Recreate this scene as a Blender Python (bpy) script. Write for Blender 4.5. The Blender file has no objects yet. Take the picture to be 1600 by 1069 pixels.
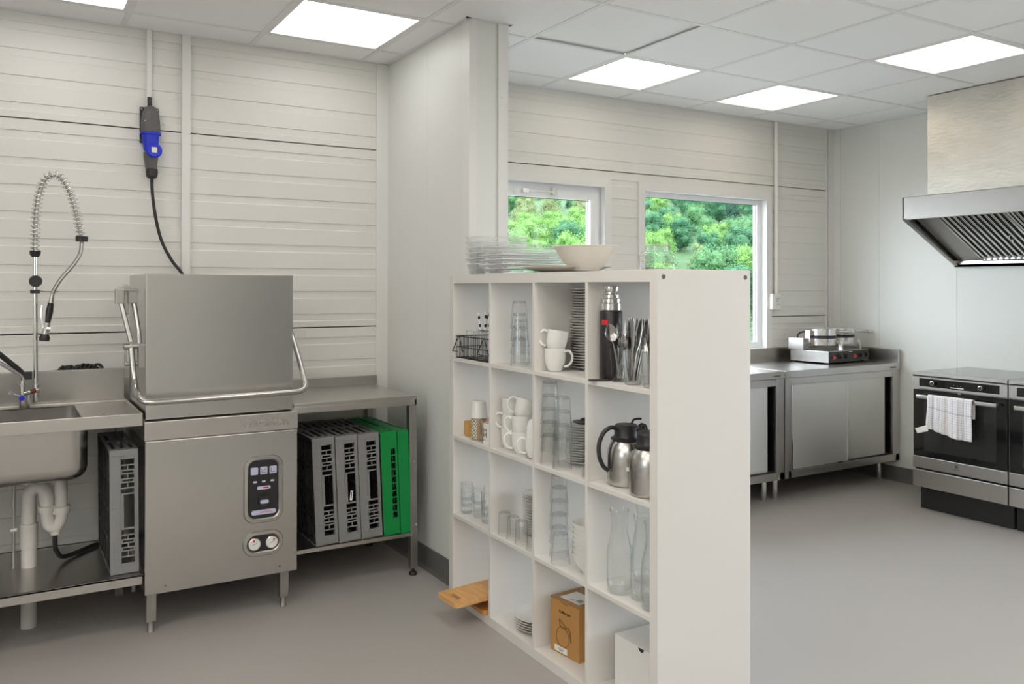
import bpy, math, random
from mathutils import Vector, Matrix
random.seed(11)
SC = bpy.context.scene
COL = SC.collection
PI = math.pi

# ---------------------------------------------------------------- camera
cam_d = bpy.data.cameras.new('camera')
cam = bpy.data.objects.new('camera', cam_d)
COL.objects.link(cam)
SC.camera = cam
cam_d.sensor_width = 36.0
cam_d.sensor_fit = 'HORIZONTAL'
cam_d.lens = 1320.9 / 1600 * 36
cam_d.shift_y = -(534.5 - 443.0) / 1600
cam_d.clip_end = 1000
_y, _p, _r = 0.5417, 0.0048, 0.0013
_f0 = Vector((math.sin(_y), math.cos(_y), 0)); _rt = Vector((math.cos(_y), -math.sin(_y), 0)); _z = Vector((0, 0, 1))
_fw = _f0 * math.cos(_p) + _z * math.sin(_p); _up = -_f0 * math.sin(_p) + _z * math.cos(_p)
_a = _rt * math.cos(_r) + _up * math.sin(_r); _b = -_rt * math.sin(_r) + _up * math.cos(_r)
cam.matrix_world = Matrix(((_a.x, _b.x, -_fw.x, 0), (_a.y, _b.y, -_fw.y, 0), (_a.z, _b.z, -_fw.z, 1.413), (0, 0, 0, 1)))

# ---------------------------------------------------------------- world, exposure
W = bpy.data.worlds.new('overcast_sky'); SC.world = W; W.use_nodes = True
_bg = W.node_tree.nodes['Background']
_bg.inputs['Color'].default_value = (0.82, 0.91, 1.0, 1)
_bg.inputs['Strength'].default_value = SKY_STRENGTH = 6.5
SUN = bpy.data.lights.new('sun', 'SUN'); SUN.energy = 2.0; SUN.angle = math.radians(12); SUN.color = (1, .96, .88)
_s = bpy.data.objects.new('sun', SUN); COL.objects.link(_s); _s.rotation_euler = (math.radians(42), 0, math.radians(-8))
PANEL_LEFT, PANEL_RIGHT, PANEL_ADDED = 2.6, 2.0, 7.0
vs = SC.view_settings
vs.view_transform = 'Standard'; vs.look = 'None'; vs.gamma = 1; vs.use_curve_mapping = False
vs.exposure = 0.38
SC.cycles.use_denoising = True
SC.cycles.max_bounces = 10; SC.cycles.diffuse_bounces = 5; SC.cycles.glossy_bounces = 5
SC.cycles.transparent_max_bounces = 64; SC.cycles.transmission_bounces = 8
SC.cycles.sample_clamp_indirect = 6.0

# ---------------------------------------------------------------- materials
MATS = {}
def mat(name, color, rough=.5, metal=0.0, noise=None, bump=None, emit=None, spec=.5, coat=0, aniso=None, trans=0):
    """noise=(scale, amount, stretch xyz); bump=(scale, strength, stretch)"""
    m = bpy.data.materials.new(name); m.use_nodes = True
    nt = m.node_tree; b = nt.nodes['Principled BSDF']
    b.inputs['Base Color'].default_value = (*color, 1)
    b.inputs['Roughness'].default_value = rough
    b.inputs['Metallic'].default_value = metal
    b.inputs['Specular IOR Level'].default_value = spec
    if coat: b.inputs['Coat Weight'].default_value = coat; b.inputs['Coat Roughness'].default_value = .08
    if emit: b.inputs['Emission Color'].default_value = (*emit[0], 1); b.inputs['Emission Strength'].default_value = emit[1]
    def tex(scale, stretch, detail=3):
        tc = nt.nodes.new('ShaderNodeTexCoord'); mp = nt.nodes.new('ShaderNodeMapping')
        mp.inputs['Scale'].default_value = stretch
        nz = nt.nodes.new('ShaderNodeTexNoise'); nz.inputs['Scale'].default_value = scale; nz.inputs['Detail'].default_value = detail
        nt.links.new(tc.outputs['Object'], mp.inputs['Vector']); nt.links.new(mp.outputs['Vector'], nz.inputs['Vector'])
        return nz
    if noise:
        sc, am, st = noise
        nz = tex(sc, st)
        mx = nt.nodes.new('ShaderNodeMix'); mx.data_type = 'RGBA'
        mx.inputs[6].default_value = tuple(max(0, c * (1 - am)) for c in color) + (1,)
        mx.inputs[7].default_value = tuple(min(1, c * (1 + am)) for c in color) + (1,)
        nt.links.new(nz.outputs['Fac'], mx.inputs[0]); nt.links.new(mx.outputs[2], b.inputs['Base Color'])
        if metal > .5:
            mr = nt.nodes.new('ShaderNodeMapRange'); mr.inputs[3].default_value = rough * .8; mr.inputs[4].default_value = rough * 1.25
            nt.links.new(nz.outputs['Fac'], mr.inputs[0]); nt.links.new(mr.outputs[0], b.inputs['Roughness'])
    if bump:
        sc, am, st = bump
        nz = tex(sc, st, 4)
        bp = nt.nodes.new('ShaderNodeBump'); bp.inputs['Strength'].default_value = am; bp.inputs['Distance'].default_value = .002
        nt.links.new(nz.outputs['Fac'], bp.inputs['Height']); nt.links.new(bp.outputs['Normal'], b.inputs['Normal'])
    MATS[name] = m
    return m

def glass_mat(name, tint=(.97, .975, .975), edge=(.62, .66, .67), gloss=1.0, painted_sheen=0):
    m = bpy.data.materials.new(name); m.use_nodes = True
    nt = m.node_tree; nt.nodes.clear()
    out = nt.nodes.new('ShaderNodeOutputMaterial'); mix = nt.nodes.new('ShaderNodeMixShader')
    tr = nt.nodes.new('ShaderNodeBsdfTransparent'); gl = nt.nodes.new('ShaderNodeBsdfGlossy'); gl.inputs['Roughness'].default_value = .03
    lw = nt.nodes.new('ShaderNodeLayerWeight'); lw.inputs['Blend'].default_value = .5
    pw = nt.nodes.new('ShaderNodeMath'); pw.operation = 'POWER'; pw.inputs[1].default_value = 3.5
    pf = nt.nodes.new('ShaderNodeMath'); pf.operation = 'POWER'; pf.inputs[1].default_value = 4.0
    fr = nt.nodes.new('ShaderNodeMath'); fr.operation = 'MULTIPLY_ADD'; fr.inputs[1].default_value = .75; fr.inputs[2].default_value = .045
    nt.links.new(lw.outputs['Facing'], pf.inputs[0]); nt.links.new(pf.outputs[0], fr.inputs[0])
    cm = nt.nodes.new('ShaderNodeMix'); cm.data_type = 'RGBA'
    cm.inputs[6].default_value = (*tint, 1); cm.inputs[7].default_value = (*edge, 1)
    sc = nt.nodes.new('ShaderNodeMath'); sc.operation = 'MULTIPLY'; sc.inputs[1].default_value = gloss
    nt.links.new(lw.outputs['Facing'], pw.inputs[0]); nt.links.new(pw.outputs[0], cm.inputs[0])
    nt.links.new(cm.outputs[2], tr.inputs['Color'])
    nt.links.new(fr.outputs[0], sc.inputs[0]); nt.links.new(sc.outputs[0], mix.inputs[0])
    nt.links.new(tr.outputs[0], mix.inputs[1]); nt.links.new(gl.outputs[0], mix.inputs[2]); 
    if painted_sheen:  # white diffuse mixed in, painting the light that glass catches
        df = nt.nodes.new('ShaderNodeBsdfDiffuse'); df.inputs[0].default_value = (.95, .96, .97, 1); m2 = nt.nodes.new('ShaderNodeMixShader'); m2.inputs[0].default_value = painted_sheen
        nt.links.new(mix.outputs[0], m2.inputs[1]); nt.links.new(df.outputs[0], m2.inputs[2]); nt.links.new(m2.outputs[0], out.inputs[0])
    else: nt.links.new(mix.outputs[0], out.inputs[0])
    MATS[name] = m
    return m

ONE = (1, 1, 1)
M_clad = mat('painted_cladding', (.74, .73, .70), .42, noise=(3, .02, ONE))
M_panel = mat('smooth_wall_panel', (.725, .735, .705), .38, noise=(2, .015, ONE), bump=(300, .04, ONE))
M_trimw = mat('white_trim', (.76, .755, .74), .4, noise=(4, .02, ONE))
M_winw = mat('window_white', (.84, .85, .87), .35, noise=(4, .01, ONE))
M_ceil = mat('ceiling_tile', (.86, .865, .87), .9, noise=(220, .05, ONE), bump=(400, .25, ONE))
M_grid = mat('ceiling_grid_white', (.76, .765, .77), .5, noise=(5, .01, ONE))
M_dark = mat('dark_gap', (.02, .02, .02), .9, noise=(5, .1, ONE))
M_floor = mat('grey_vinyl_floor', (.365, .345, .33), .5, noise=(350, .16, ONE), bump=(180, .12, ONE))
M_base = mat('dark_cove_base', (.13, .125, .12), .5, noise=(200, .12, ONE))
M_steel = mat('brushed_steel', (.54, .525, .51), .27, 1.0)
M_steelh = mat('brushed_steel_long', (.58, .56, .54), .3, 1.0)
M_steeld = mat('dull_worn_steel', (.42, .405, .39), .38, 1.0, noise=(9, .12, (1, 1, 1)))
M_steeldoor = mat('satin_steel_door', (.74, .72, .69), .48, 1.0)
M_tube = mat('satin_steel_tube', (.50, .485, .47), .22, 1.0)
M_hood = mat('hood_scraped_steel', (.68, .65, .60), .36, .85, noise=(4, .13, (1, 1.6, 5)), bump=(9, .7, (1, 2, 7)))
M_chrome = mat('chrome', (.78, .77, .76), .12, 1.0, noise=(10, .03, ONE))
M_alu = mat('cast_aluminium', (.74, .73, .72), .24, 1.0, noise=(14, .05, (4, 4, 1)))
M_black = mat('black_plastic', (.018, .018, .02), .38, noise=(20, .2, ONE))
M_rubber = mat('black_rubber', (.02, .02, .02), .6, noise=(20, .2, ONE))
M_wire = mat('black_wire', (.015, .015, .016), .45, noise=(20, .2, ONE))
M_grayp = mat('grey_socket_plastic', (.105, .10, .098), .45, noise=(20, .06, ONE))
M_blue = mat('blue_plastic', (.012, .03, .55), .35, noise=(20, .06, ONE))
M_whitep = mat('white_plastic', (.80, .79, .77), .35, noise=(10, .02, ONE))
M_pvc = mat('white_drain_pipe', (.62, .60, .57), .4, noise=(10, .04, ONE))
M_rackg = mat('grey_rack_plastic', (.235, .235, .24), .5, noise=(14, .05, ONE))
M_rackgr = mat('green_rack_plastic', (.0, .24, .05), .45, noise=(14, .06, ONE))
M_lam = mat('white_laminate', (.69, .668, .638), .38, noise=(3, .012, ONE))
M_lamedge = mat('greyish_edge_band', (.66, .64, .60), .42, noise=(3, .02, ONE))
M_cer = mat('white_porcelain', (.78, .77, .74), .16, noise=(6, .02, ONE))
M_cerm = mat('matt_stoneware', (.66, .62, .56), .35, noise=(20, .04, ONE))
M_mugb = mat('brown_glazed_mug', (.33, .24, .16), .4, noise=(30, .12, ONE))
M_wood = mat('light_block_wood', (.55, .30, .10), .5, noise=(14, .22, (12, 1, 12)))
M_wooda = mat('acacia_board', (.66, .36, .13), .42, noise=(9, .38, (9, 1.1, 9)))
M_woodb = mat('acacia_board_dark', (.52, .22, .06), .42, noise=(9, .3, (9, 1.1, 9)))
M_card = mat('brown_cardboard', (.46, .235, .07), .75, noise=(40, .06, ONE))
M_cardt = mat('cardboard_lid', (.36, .21, .10), .8, noise=(40, .06, ONE))
M_paper = mat('white_paper', (.80, .78, .74), .8, noise=(20, .02, ONE))
M_cardw = mat('white_carton', (.74, .73, .71), .6, noise=(20, .02, ONE))
M_ink = mat('black_ink', (.02, .018, .015), .7, noise=(20, .1, ONE))
M_brink = mat('dark_brown_ink', (.10, .04, .01), .7, noise=(20, .1, ONE))
M_red = mat('red_mark', (.62, .02, .02), .4, noise=(20, .05, ONE))
M_lil = mat('pale_lilac_key', (.52, .54, .72), .4, noise=(20, .03, ONE))
M_thermo = mat('dark_enamel', (.035, .030, .034), .32, .3, noise=(6, .15, ONE))
M_cut = mat('cutlery_steel', (.42, .41, .40), .2, 1.0, noise=(20, .05, ONE))
M_ovenb = mat('black_oven_glass', (.006, .006, .007), .06, noise=(3, .1, ONE), spec=.6)
M_oveng = mat('grey_tinted_oven_window', (.022, .023, .024), .08, noise=(3, .1, ONE), spec=.6)
M_hob = mat('black_ceramic_hob', (.02, .02, .022), .09, noise=(3, .1, ONE), spec=1.0)
M_brass = mat('dial_face', (.75, .75, .73), .3, noise=(3, .01, ONE))
G_clear = glass_mat('clear_glass')
G_pane = glass_mat('window_glass', (.98, .99, .985), (.85, .9, .9), .5)
G_thick = glass_mat('thick_clear_glass', (.98, .988, .986), (.68, .73, .74), 1.5, .02)
G_rim = glass_mat('ground_glass_rim', (.99, .99, .99), (.9, .93, .94), 2.0, .45)  # whitened rim: light picked up by glass edges, painted into the colour
M_rackd = mat('dark_rack_grid', (.03, .03, .032), .5, noise=(14, .1, ONE))
G_dish = glass_mat('painted_sheen_glass', (.985, .99, .99), (.80, .84, .85), 1.6, .09)  # white mixed into the glass to paint its bright lit look

def towel_mat():
    m = mat('checked_tea_towel', (.76, .74, .74), .9)
    nt = m.node_tree; b = nt.nodes['Principled BSDF']
    tc = nt.nodes.new('ShaderNodeTexCoord'); sp = nt.nodes.new('ShaderNodeSeparateXYZ'); nt.links.new(tc.outputs['UV'], sp.inputs[0])
    def line(sock, scale, width):
        a = nt.nodes.new('ShaderNodeMath'); a.operation = 'MULTIPLY'; a.inputs[1].default_value = scale; nt.links.new(sock, a.inputs[0])
        f = nt.nodes.new('ShaderNodeMath'); f.operation = 'FRACT'; nt.links.new(a.outputs[0], f.inputs[0])
        l = nt.nodes.new('ShaderNodeMath'); l.operation = 'LESS_THAN'; l.inputs[1].default_value = width; nt.links.new(f.outputs[0], l.inputs[0])
        return l.outputs[0]
    def band(sock, lo, hi):
        g = nt.nodes.new('ShaderNodeMath'); g.operation = 'GREATER_THAN'; g.inputs[1].default_value = lo; nt.links.new(sock, g.inputs[0])
        l = nt.nodes.new('ShaderNodeMath'); l.operation = 'LESS_THAN'; l.inputs[1].default_value = hi; nt.links.new(sock, l.inputs[0])
        mu = nt.nodes.new('ShaderNodeMath'); mu.operation = 'MULTIPLY'; nt.links.new(g.outputs[0], mu.inputs[0]); nt.links.new(l.outputs[0], mu.inputs[1])
        return mu.outputs[0]
    def add(a, c, k):
        n = nt.nodes.new('ShaderNodeMath'); n.operation = 'MULTIPLY_ADD'; n.inputs[1].default_value = k
        nt.links.new(c, n.inputs[0])
        if a is None: n.inputs[2].default_value = 0
        else: nt.links.new(a, n.inputs[2])
        return n.outputs[0]
    u, v = sp.outputs[0], sp.outputs[1]
    t = add(None, line(u, 17, .22), .35); t = add(t, line(v, 26, .2), .35)
    t = add(t, band(u, .17, .22), .35); t = add(t, band(v, .60, .63), .3)
    t = add(t, band(u, .86, .89), .3)
    mx = nt.nodes.new('ShaderNodeMix'); mx.data_type = 'RGBA'; mx.clamp_factor = True
    mx.inputs[6].default_value = (.78, .76, .755, 1); mx.inputs[7].default_value = (.25, .25, .40, 1)
    nt.links.new(t, mx.inputs[0]); nt.links.new(mx.outputs[2], b.inputs['Base Color'])
    return m
M_towel = towel_mat()

def zigzag_mat():
    m = mat('cream_maze_pattern', (.62, .55, .43), .45)
    nt = m.node_tree; b = nt.nodes['Principled BSDF']
    tc = nt.nodes.new('ShaderNodeTexCoord'); sp = nt.nodes.new('ShaderNodeSeparateXYZ'); nt.links.new(tc.outputs['Object'], sp.inputs[0])
    def m2(op, a, c):
        n = nt.nodes.new('ShaderNodeMath'); n.operation = op
        for i, q in enumerate((a, c)):
            if q is None: continue
            if isinstance(q, (int, float)): n.inputs[i].default_value = q
            else: nt.links.new(q, n.inputs[i])
        return n.outputs[0]
    xx = m2('ABSOLUTE', m2('SUBTRACT', m2('FRACT', m2('MULTIPLY', m2('ADD', sp.outputs[0], sp.outputs[1]), 26), None), .5), None)
    zz = m2('ABSOLUTE', m2('SUBTRACT', m2('FRACT', m2('MULTIPLY', sp.outputs[2], 24), None), .5), None)
    f = m2('FRACT', m2('MULTIPLY', m2('ADD', xx, zz), 3.5), None)
    g = m2('LESS_THAN', f, .45)
    mx = nt.nodes.new('ShaderNodeMix'); mx.data_type = 'RGBA'
    mx.inputs[6].default_value = (.70, .64, .52, 1); mx.inputs[7].default_value = (.22, .16, .11, 1)
    nt.links.new(g, mx.inputs[0]); nt.links.new(mx.outputs[2], b.inputs['Base Color'])
    return m
M_zig = zigzag_mat()

# ---------------------------------------------------------------- mesh helpers
class MB:
    def __init__(s): s.v = []; s.f = []; s.mi = []; s.m = 0
    def quad(s, *p):
        n = len(s.v); s.v += [tuple(q) for q in p]; s.f.append(tuple(range(n, n + len(p)))); s.mi.append(s.m); return s
    def box(s, x0, x1, y0, y1, z0, z1):
        n = len(s.v)
        s.v += [(x0, y0, z0), (x1, y0, z0), (x1, y1, z0), (x0, y1, z0), (x0, y0, z1), (x1, y0, z1), (x1, y1, z1), (x0, y1, z1)]
        for f in ((0, 3, 2, 1), (4, 5, 6, 7), (0, 1, 5, 4), (1, 2, 6, 5), (2, 3, 7, 6), (3, 0, 4, 7)):
            s.f.append(tuple(n + i for i in f)); s.mi.append(s.m)
        return s
    def prism(s, pts, ax, a0, a1):
        """extrude a 2-D polygon; ax 'x': pts=(y,z); 'y': pts=(x,z); 'z': pts=(x,y)"""
        def P(p, a): return (a, p[0], p[1]) if ax == 'x' else (p[0], a, p[1]) if ax == 'y' else (p[0], p[1], a)
        n = len(s.v); k = len(pts)
        area = sum(pts[i][0] * pts[(i + 1) % k][1] - pts[(i + 1) % k][0] * pts[i][1] for i in range(k))
        if (area < 0) != (ax == 'y'): pts = pts[::-1]
        s.v += [P(p, a0) for p in pts] + [P(p, a1) for p in pts]
        if a1 < a0: pass
        s.f.append(tuple(n + i for i in range(k - 1, -1, -1))); s.f.append(tuple(n + k + i for i in range(k)))
        s.mi += [s.m, s.m]
        for i in range(k):
            j = (i + 1) % k
            s.f.append((n + i, n + j, n + k + j, n + k + i)); s.mi.append(s.m)
        return s
    def tube(s, pts, r, seg=10, caps=True, radii=None):
        pts = [Vector(p) for p in pts]; k = len(pts)
        rs = radii or [r] * k
        n0 = len(s.v); prev = None
        for i, p in enumerate(pts):
            t = (pts[min(i + 1, k - 1)] - pts[max(i - 1, 0)]).normalized()
            if prev is None:
                a = Vector((0, 0, 1)) if abs(t.z) < .9 else Vector((1, 0, 0))
                nrm = (a - t * a.dot(t)).normalized()
            else:
                nrm = (prev - t * prev.dot(t)).normalized()
            prev = nrm; bi = t.cross(nrm)
            for j in range(seg):
                a = 2 * PI * j / seg
                s.v.append(tuple(p + (nrm * math.cos(a) + bi * math.sin(a)) * rs[i]))
        for i in range(k - 1):
            for j in range(seg):
                j2 = (j + 1) % seg
                s.f.append((n0 + i * seg + j, n0 + i * seg + j2, n0 + (i + 1) * seg + j2, n0 + (i + 1) * seg + j)); s.mi.append(s.m)
        if caps:
            s.f.append(tuple(n0 + j for j in range(seg - 1, -1, -1))); s.mi.append(s.m)
            s.f.append(tuple(n0 + (k - 1) * seg + j for j in range(seg))); s.mi.append(s.m)
        return s
    def lathe(s, prof, seg=28, c=(0, 0, 0), sx=1, sy=1, a0=0, a1=2 * PI):
        n0 = len(s.v); full = abs(a1 - a0 - 2 * PI) < 1e-6; cols = seg if full else seg + 1
        rows = []
        for r, z in prof:
            if r < 1e-7:
                rows.append([len(s.v)]); s.v.append((c[0], c[1], c[2] + z))
            else:
                row = []
                for j in range(cols):
                    a = a0 + (a1 - a0) * j / seg
                    row.append(len(s.v)); s.v.append((c[0] + r * math.cos(a) * sx, c[1] + r * math.sin(a) * sy, c[2] + z))
                rows.append(row)
        for A, B in zip(rows, rows[1:]):
            for j in range(seg):
                j2 = (j + 1) % cols
                if len(A) == 1 and len(B) == 1: continue
                if len(A) == 1: f = (A[0], B[j2], B[j])
                elif len(B) == 1: f = (A[j], A[j2], B[0])
                else: f = (A[j], A[j2], B[j2], B[j])
                s.f.append(f); s.mi.append(s.m)
        return s
    def cyl(s, p0, p1, r, seg=16, r1=None):
        return s.tube([p0, p1], r, seg, radii=[r, r if r1 is None else r1])
    def perf(s, ax, a0, a1, u0, u1, w0, w1, holes):
        """plate between a0..a1 on axis ax ('x' or 'y' or 'z') spanning u,w with rectangular holes (hu0,hu1,hw0,hw1)"""
        us = sorted({u0, u1, *[h[0] for h in holes], *[h[1] for h in holes]}); us = [u for u in us if u0 - 1e-9 <= u <= u1 + 1e-9]
        ws = sorted({w0, w1, *[h[2] for h in holes], *[h[3] for h in holes]}); ws = [w for w in ws if w0 - 1e-9 <= w <= w1 + 1e-9]
        nu, nw = len(us) - 1, len(ws) - 1
        def solid(i, j):
            if i < 0 or j < 0 or i >= nu or j >= nw: return False
            cu, cw = (us[i] + us[i + 1]) / 2, (ws[j] + ws[j + 1]) / 2
            return not any(h[0] < cu < h[1] and h[2] < cw < h[3] for h in holes)
        def P(a, u, w): return (a, u, w) if ax == 'x' else (u, a, w) if ax == 'y' else (u, w, a)
        for i in range(nu):
            for j in range(nw):
                if not solid(i, j): continue
                A, B, C, D = us[i], us[i + 1], ws[j], ws[j + 1]
                s.quad(P(a0, A, C), P(a0, B, C), P(a0, B, D), P(a0, A, D))
                s.quad(P(a1, A, C), P(a1, A, D), P(a1, B, D), P(a1, B, C))
                if not solid(i - 1, j): s.quad(P(a0, A, C), P(a0, A, D), P(a1, A, D), P(a1, A, C))
                if not solid(i + 1, j): s.quad(P(a0, B, C), P(a1, B, C), P(a1, B, D), P(a0, B, D))
                if not solid(i, j - 1): s.quad(P(a0, A, C), P(a1, A, C), P(a1, B, C), P(a0, B, C))
                if not solid(i, j + 1): s.quad(P(a0, A, D), P(a0, B, D), P(a1, B, D), P(a1, A, D))
        return s
    def move(s, n0, M):
        for i in range(n0, len(s.v)): s.v[i] = tuple(M @ Vector(s.v[i]))
        return s
    def build(s, name, m, parent=None, smooth=None, bevel=0, weld=False, flip=False):
        me = bpy.data.meshes.new(name)
        me.from_pydata(s.v, [], s.f)
        if weld or smooth:
            import bmesh
            bm = bmesh.new(); bm.from_mesh(me)
            bmesh.ops.remove_doubles(bm, verts=bm.verts, dist=1e-6)
            if weld: bmesh.ops.recalc_face_normals(bm, faces=bm.faces)
            keep = len(bm.faces) == len(s.mi)
            if not keep: print('material index lost on', name)
            bm.to_mesh(me); bm.free()
        else: keep = True
        ms = m if isinstance(m, (list, tuple)) else [m]
        for q in ms: me.materials.append(q)
        if keep and len(ms) > 1: me.polygons.foreach_set('material_index', s.mi)
        if smooth:
            me.shade_smooth(); me.set_sharp_from_angle(angle=math.radians(smooth))
        me.update()
        o = bpy.data.objects.new(name, me); COL.objects.link(o)
        if parent: o.parent = parent
        if bevel:
            b = o.modifiers.new('bevel', 'BEVEL'); b.width = bevel; b.segments = 2; b.limit_method = 'ANGLE'; b.angle_limit = .6
        return o

def arc(pts, r=.03, n=6):
    """round the corners of a polyline"""
    pts = [Vector(p) for p in pts]; out = [pts[0]]
    for i in range(1, len(pts) - 1):
        a, b, c = pts[i - 1], pts[i], pts[i + 1]
        d1 = (a - b); d2 = (c - b); rr = min(r, d1.length * .49, d2.length * .49)
        p, q = b + d1.normalized() * rr, b + d2.normalized() * rr
        for k in range(n + 1):
            t = k / n; out.append((1 - t) ** 2 * p + 2 * t * (1 - t) * b + t * t * q)
    out.append(pts[-1]); return out

def spline(pts, n=8):
    P = [Vector(p) for p in pts]; P = [P[0] * 2 - P[1]] + P + [P[-1] * 2 - P[-2]]; out = []
    for i in range(1, len(P) - 2):
        for k in range(n):
            t = k / n
            out.append(.5 * ((2 * P[i]) + (-P[i - 1] + P[i + 1]) * t + (2 * P[i - 1] - 5 * P[i] + 4 * P[i + 1] - P[i + 2]) * t * t + (-P[i - 1] + 3 * P[i] - 3 * P[i + 1] + P[i + 2]) * t ** 3))
    out.append(P[-2]); return out

def thing(name, label, cat, loc=(0, 0, 0), rz=0, group=None, rot=None):
    o = bpy.data.objects.new(name, None); COL.objects.link(o)
    o.empty_display_size = .05
    o.location = loc; o.rotation_euler = rot if rot else (0, 0, rz)
    o['label'] = label; o['category'] = cat
    if group: o['group'] = group
    return o
def tag(o, label, cat, group=None, loc=None, rot=None):
    o['label'] = label; o['category'] = cat
    if group: o['group'] = group
    if loc is not None: o.location = loc
    if rot is not None: o.rotation_euler = rot
    return o
def struct(mb, name, m, **k):
    o = mb.build(name, m, **k); o['kind'] = 'structure'; return o
def kids(o): return [c for c in bpy.data.objects if c.parent == o]
_kid_cache = {}
def dup(root, loc, rz=0, label=None, group=None, rot=None, scale=None):
    if root.name not in _kid_cache:
        _kid_cache[root.name] = [(c, kids(c)) for c in kids(root)]
    r = root.copy(); COL.objects.link(r); r.location = loc; r.rotation_euler = rot if rot else (0, 0, rz)
    if label: r['label'] = label
    if group: r['group'] = group
    if scale: r.scale = scale
    for c, gs in _kid_cache[root.name]:
        q = c.copy(); COL.objects.link(q); q.parent = r
        for g in gs:
            w = g.copy(); COL.objects.link(w); w.parent = q
    return r

def text(name, body, m, parent, width, height, loc, rot, depth=.0006, bold=False):
    cu = bpy.data.curves.new(name, 'FONT'); cu.body = body; cu.extrude = 0.05; cu.resolution_u = 3
    if bold: cu.offset = .02
    tmp = bpy.data.objects.new(name + '_tmp', cu); COL.objects.link(tmp)
    dg = bpy.context.evaluated_depsgraph_get()
    me = bpy.data.meshes.new_from_object(tmp.evaluated_get(dg))
    bpy.data.objects.remove(tmp); bpy.data.curves.remove(cu)
    xs = [v.co.x for v in me.vertices]; ys = [v.co.y for v in me.vertices]
    x0, x1, y0, y1 = min(xs), max(xs), min(ys), max(ys)
    for v in me.vertices:
        v.co.x = ((v.co.x - x0) / (x1 - x0) - .5) * width; v.co.y = ((v.co.y - y0) / (y1 - y0) - .5) * height
        v.co.z = v.co.z / .1 * depth
    me.materials.clear(); me.materials.append(m)
    o = bpy.data.objects.new(name, me); COL.objects.link(o); o.parent = parent; o.location = loc; o.rotation_euler = rot
    return o

ORD = ['topmost', 'second', 'third', 'fourth', 'fifth', 'sixth', 'seventh', 'eighth', 'ninth', 'tenth', 'eleventh', 'twelfth', 'thirteenth',
       'fourteenth', 'fifteenth', 'sixteenth', 'seventeenth', 'eighteenth', 'nineteenth', 'twentieth', 'twenty-first', 'twenty-second',
       'twenty-third', 'twenty-fourth', 'twenty-fifth', 'twenty-sixth', 'twenty-seventh', 'twenty-eighth', 'twenty-ninth', 'thirtieth',
       'thirty-first', 'thirty-second', 'thirty-third']
def pos(i, n):
    """position words for the i-th from the top of n"""
    return 'topmost' if i == 0 else 'lowest' if i == n - 1 else ORD[i] + ' from the top'
# ================================================================ room shell
H = 2.6545
XL, XR, YB, YF = -3.2, 5.62, 4.41, -6.0
struct(MB().box(XL - .1, XR + .1, YF - .1, YB + .1, -.05, 0), 'floor', M_floor)

# cladding profile (z, inset) for one 0.977 m panel, joints at 1.201 + k*0.977
def clad_levels(z0, z1):
    J = 1.201; P = .977; out = []
    for k in range(-2, 3):
        zj = J + k * P            # joint at zj, panel below it runs to zj-P
        out += [(zj + .000, .012), (zj - .0055, .012), (zj - .0056, 0)]
        for i in range(8):
            a = zj - .057 - .1215 * i
            out += [(a, 0), (a - .0015, .0045), (a - .035, .0045), (a - .0395, 0)]
        out += [(zj - P + .0005, 0)]
    out = sorted(out, key=lambda q: -q[0])
    sel = [q for q in out if z0 < q[0] < z1]
    def at(z):
        for (za, da), (zb, db) in zip(out, out[1:]):
            if za >= z >= zb: return da + (db - da) * (za - z) / max(za - zb, 1e-9)
        return 0
    return [(z1, at(z1))] + sel + [(z0, at(z0))]
def clad(mb, x0, x1, z0, z1):
    L = clad_levels(z0, z1)
    for (za, da), (zb, db) in zip(L, L[1:]):
        mb.quad((x0, YB + db, zb), (x1, YB + db, zb), (x1, YB + da, za), (x0, YB + da, za))
W1 = (2.15, 3.349, .965, 2.066); W2 = (3.687, 4.851, .965, 2.066)   # window openings x0,x1,z0,z1
mb = MB()
clad(mb, XL, 1.90, 0, H + .02)
clad(mb, 1.90, W1[0], 0, H + .02)
for a, b in ((W1[0], W1[1]), (W2[0], W2[1])):
    clad(mb, a, b, 0, W1[2]); clad(mb, a, b, W1[3], H + .02)
clad(mb, W1[1], W2[0], 0, H + .02); clad(mb, W2[1], XR, 0, H + .02)
mb.perf('y', YB + .012, YB + .10, XL - .1, XR + .1, 0, H + .3, [(w[0] - .0045, w[1] + .0045, w[2] - .0045, w[3] + .0045) for w in (W1, W2)])
struct(mb, 'wall_back', M_clad)
# right wall: flat panels with thin seams
mb = MB()
ys = [YF, -4.5, -2.9, -1.3, 1.2, 2.3, 3.405, 4.01, YB + .1]
for a, b in zip(ys, ys[1:]): mb.perf('x', XR, XR + .003, a + .001, b - .001, 0, H + .3, [(-1.2, 1.1, .10, 2.25)])
mb.perf('x', XR + .003, XR + .1, YF, YB + .1, 0, H + .3, [(-1.2, 1.1, .10, 2.25)])
struct(mb, 'wall_right', M_panel)
mb = MB().perf('x', XL - .1, XL, YF, YB + .1, 0, H + .3, [(-.6, 1.0, 1.20, 2.15)]); struct(mb, 'wall_left', M_panel)
mb = MB().box(XL - .1, XR + .1, YF - .1, YF, 0, H + .3); struct(mb, 'wall_front', M_panel)
# unseen short wall added behind the camera to shape reflections, left side only
struct(MB().box(XL, 2.3, -3.1, -3.0, 0, H), 'wall_middle', M_panel)
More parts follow.
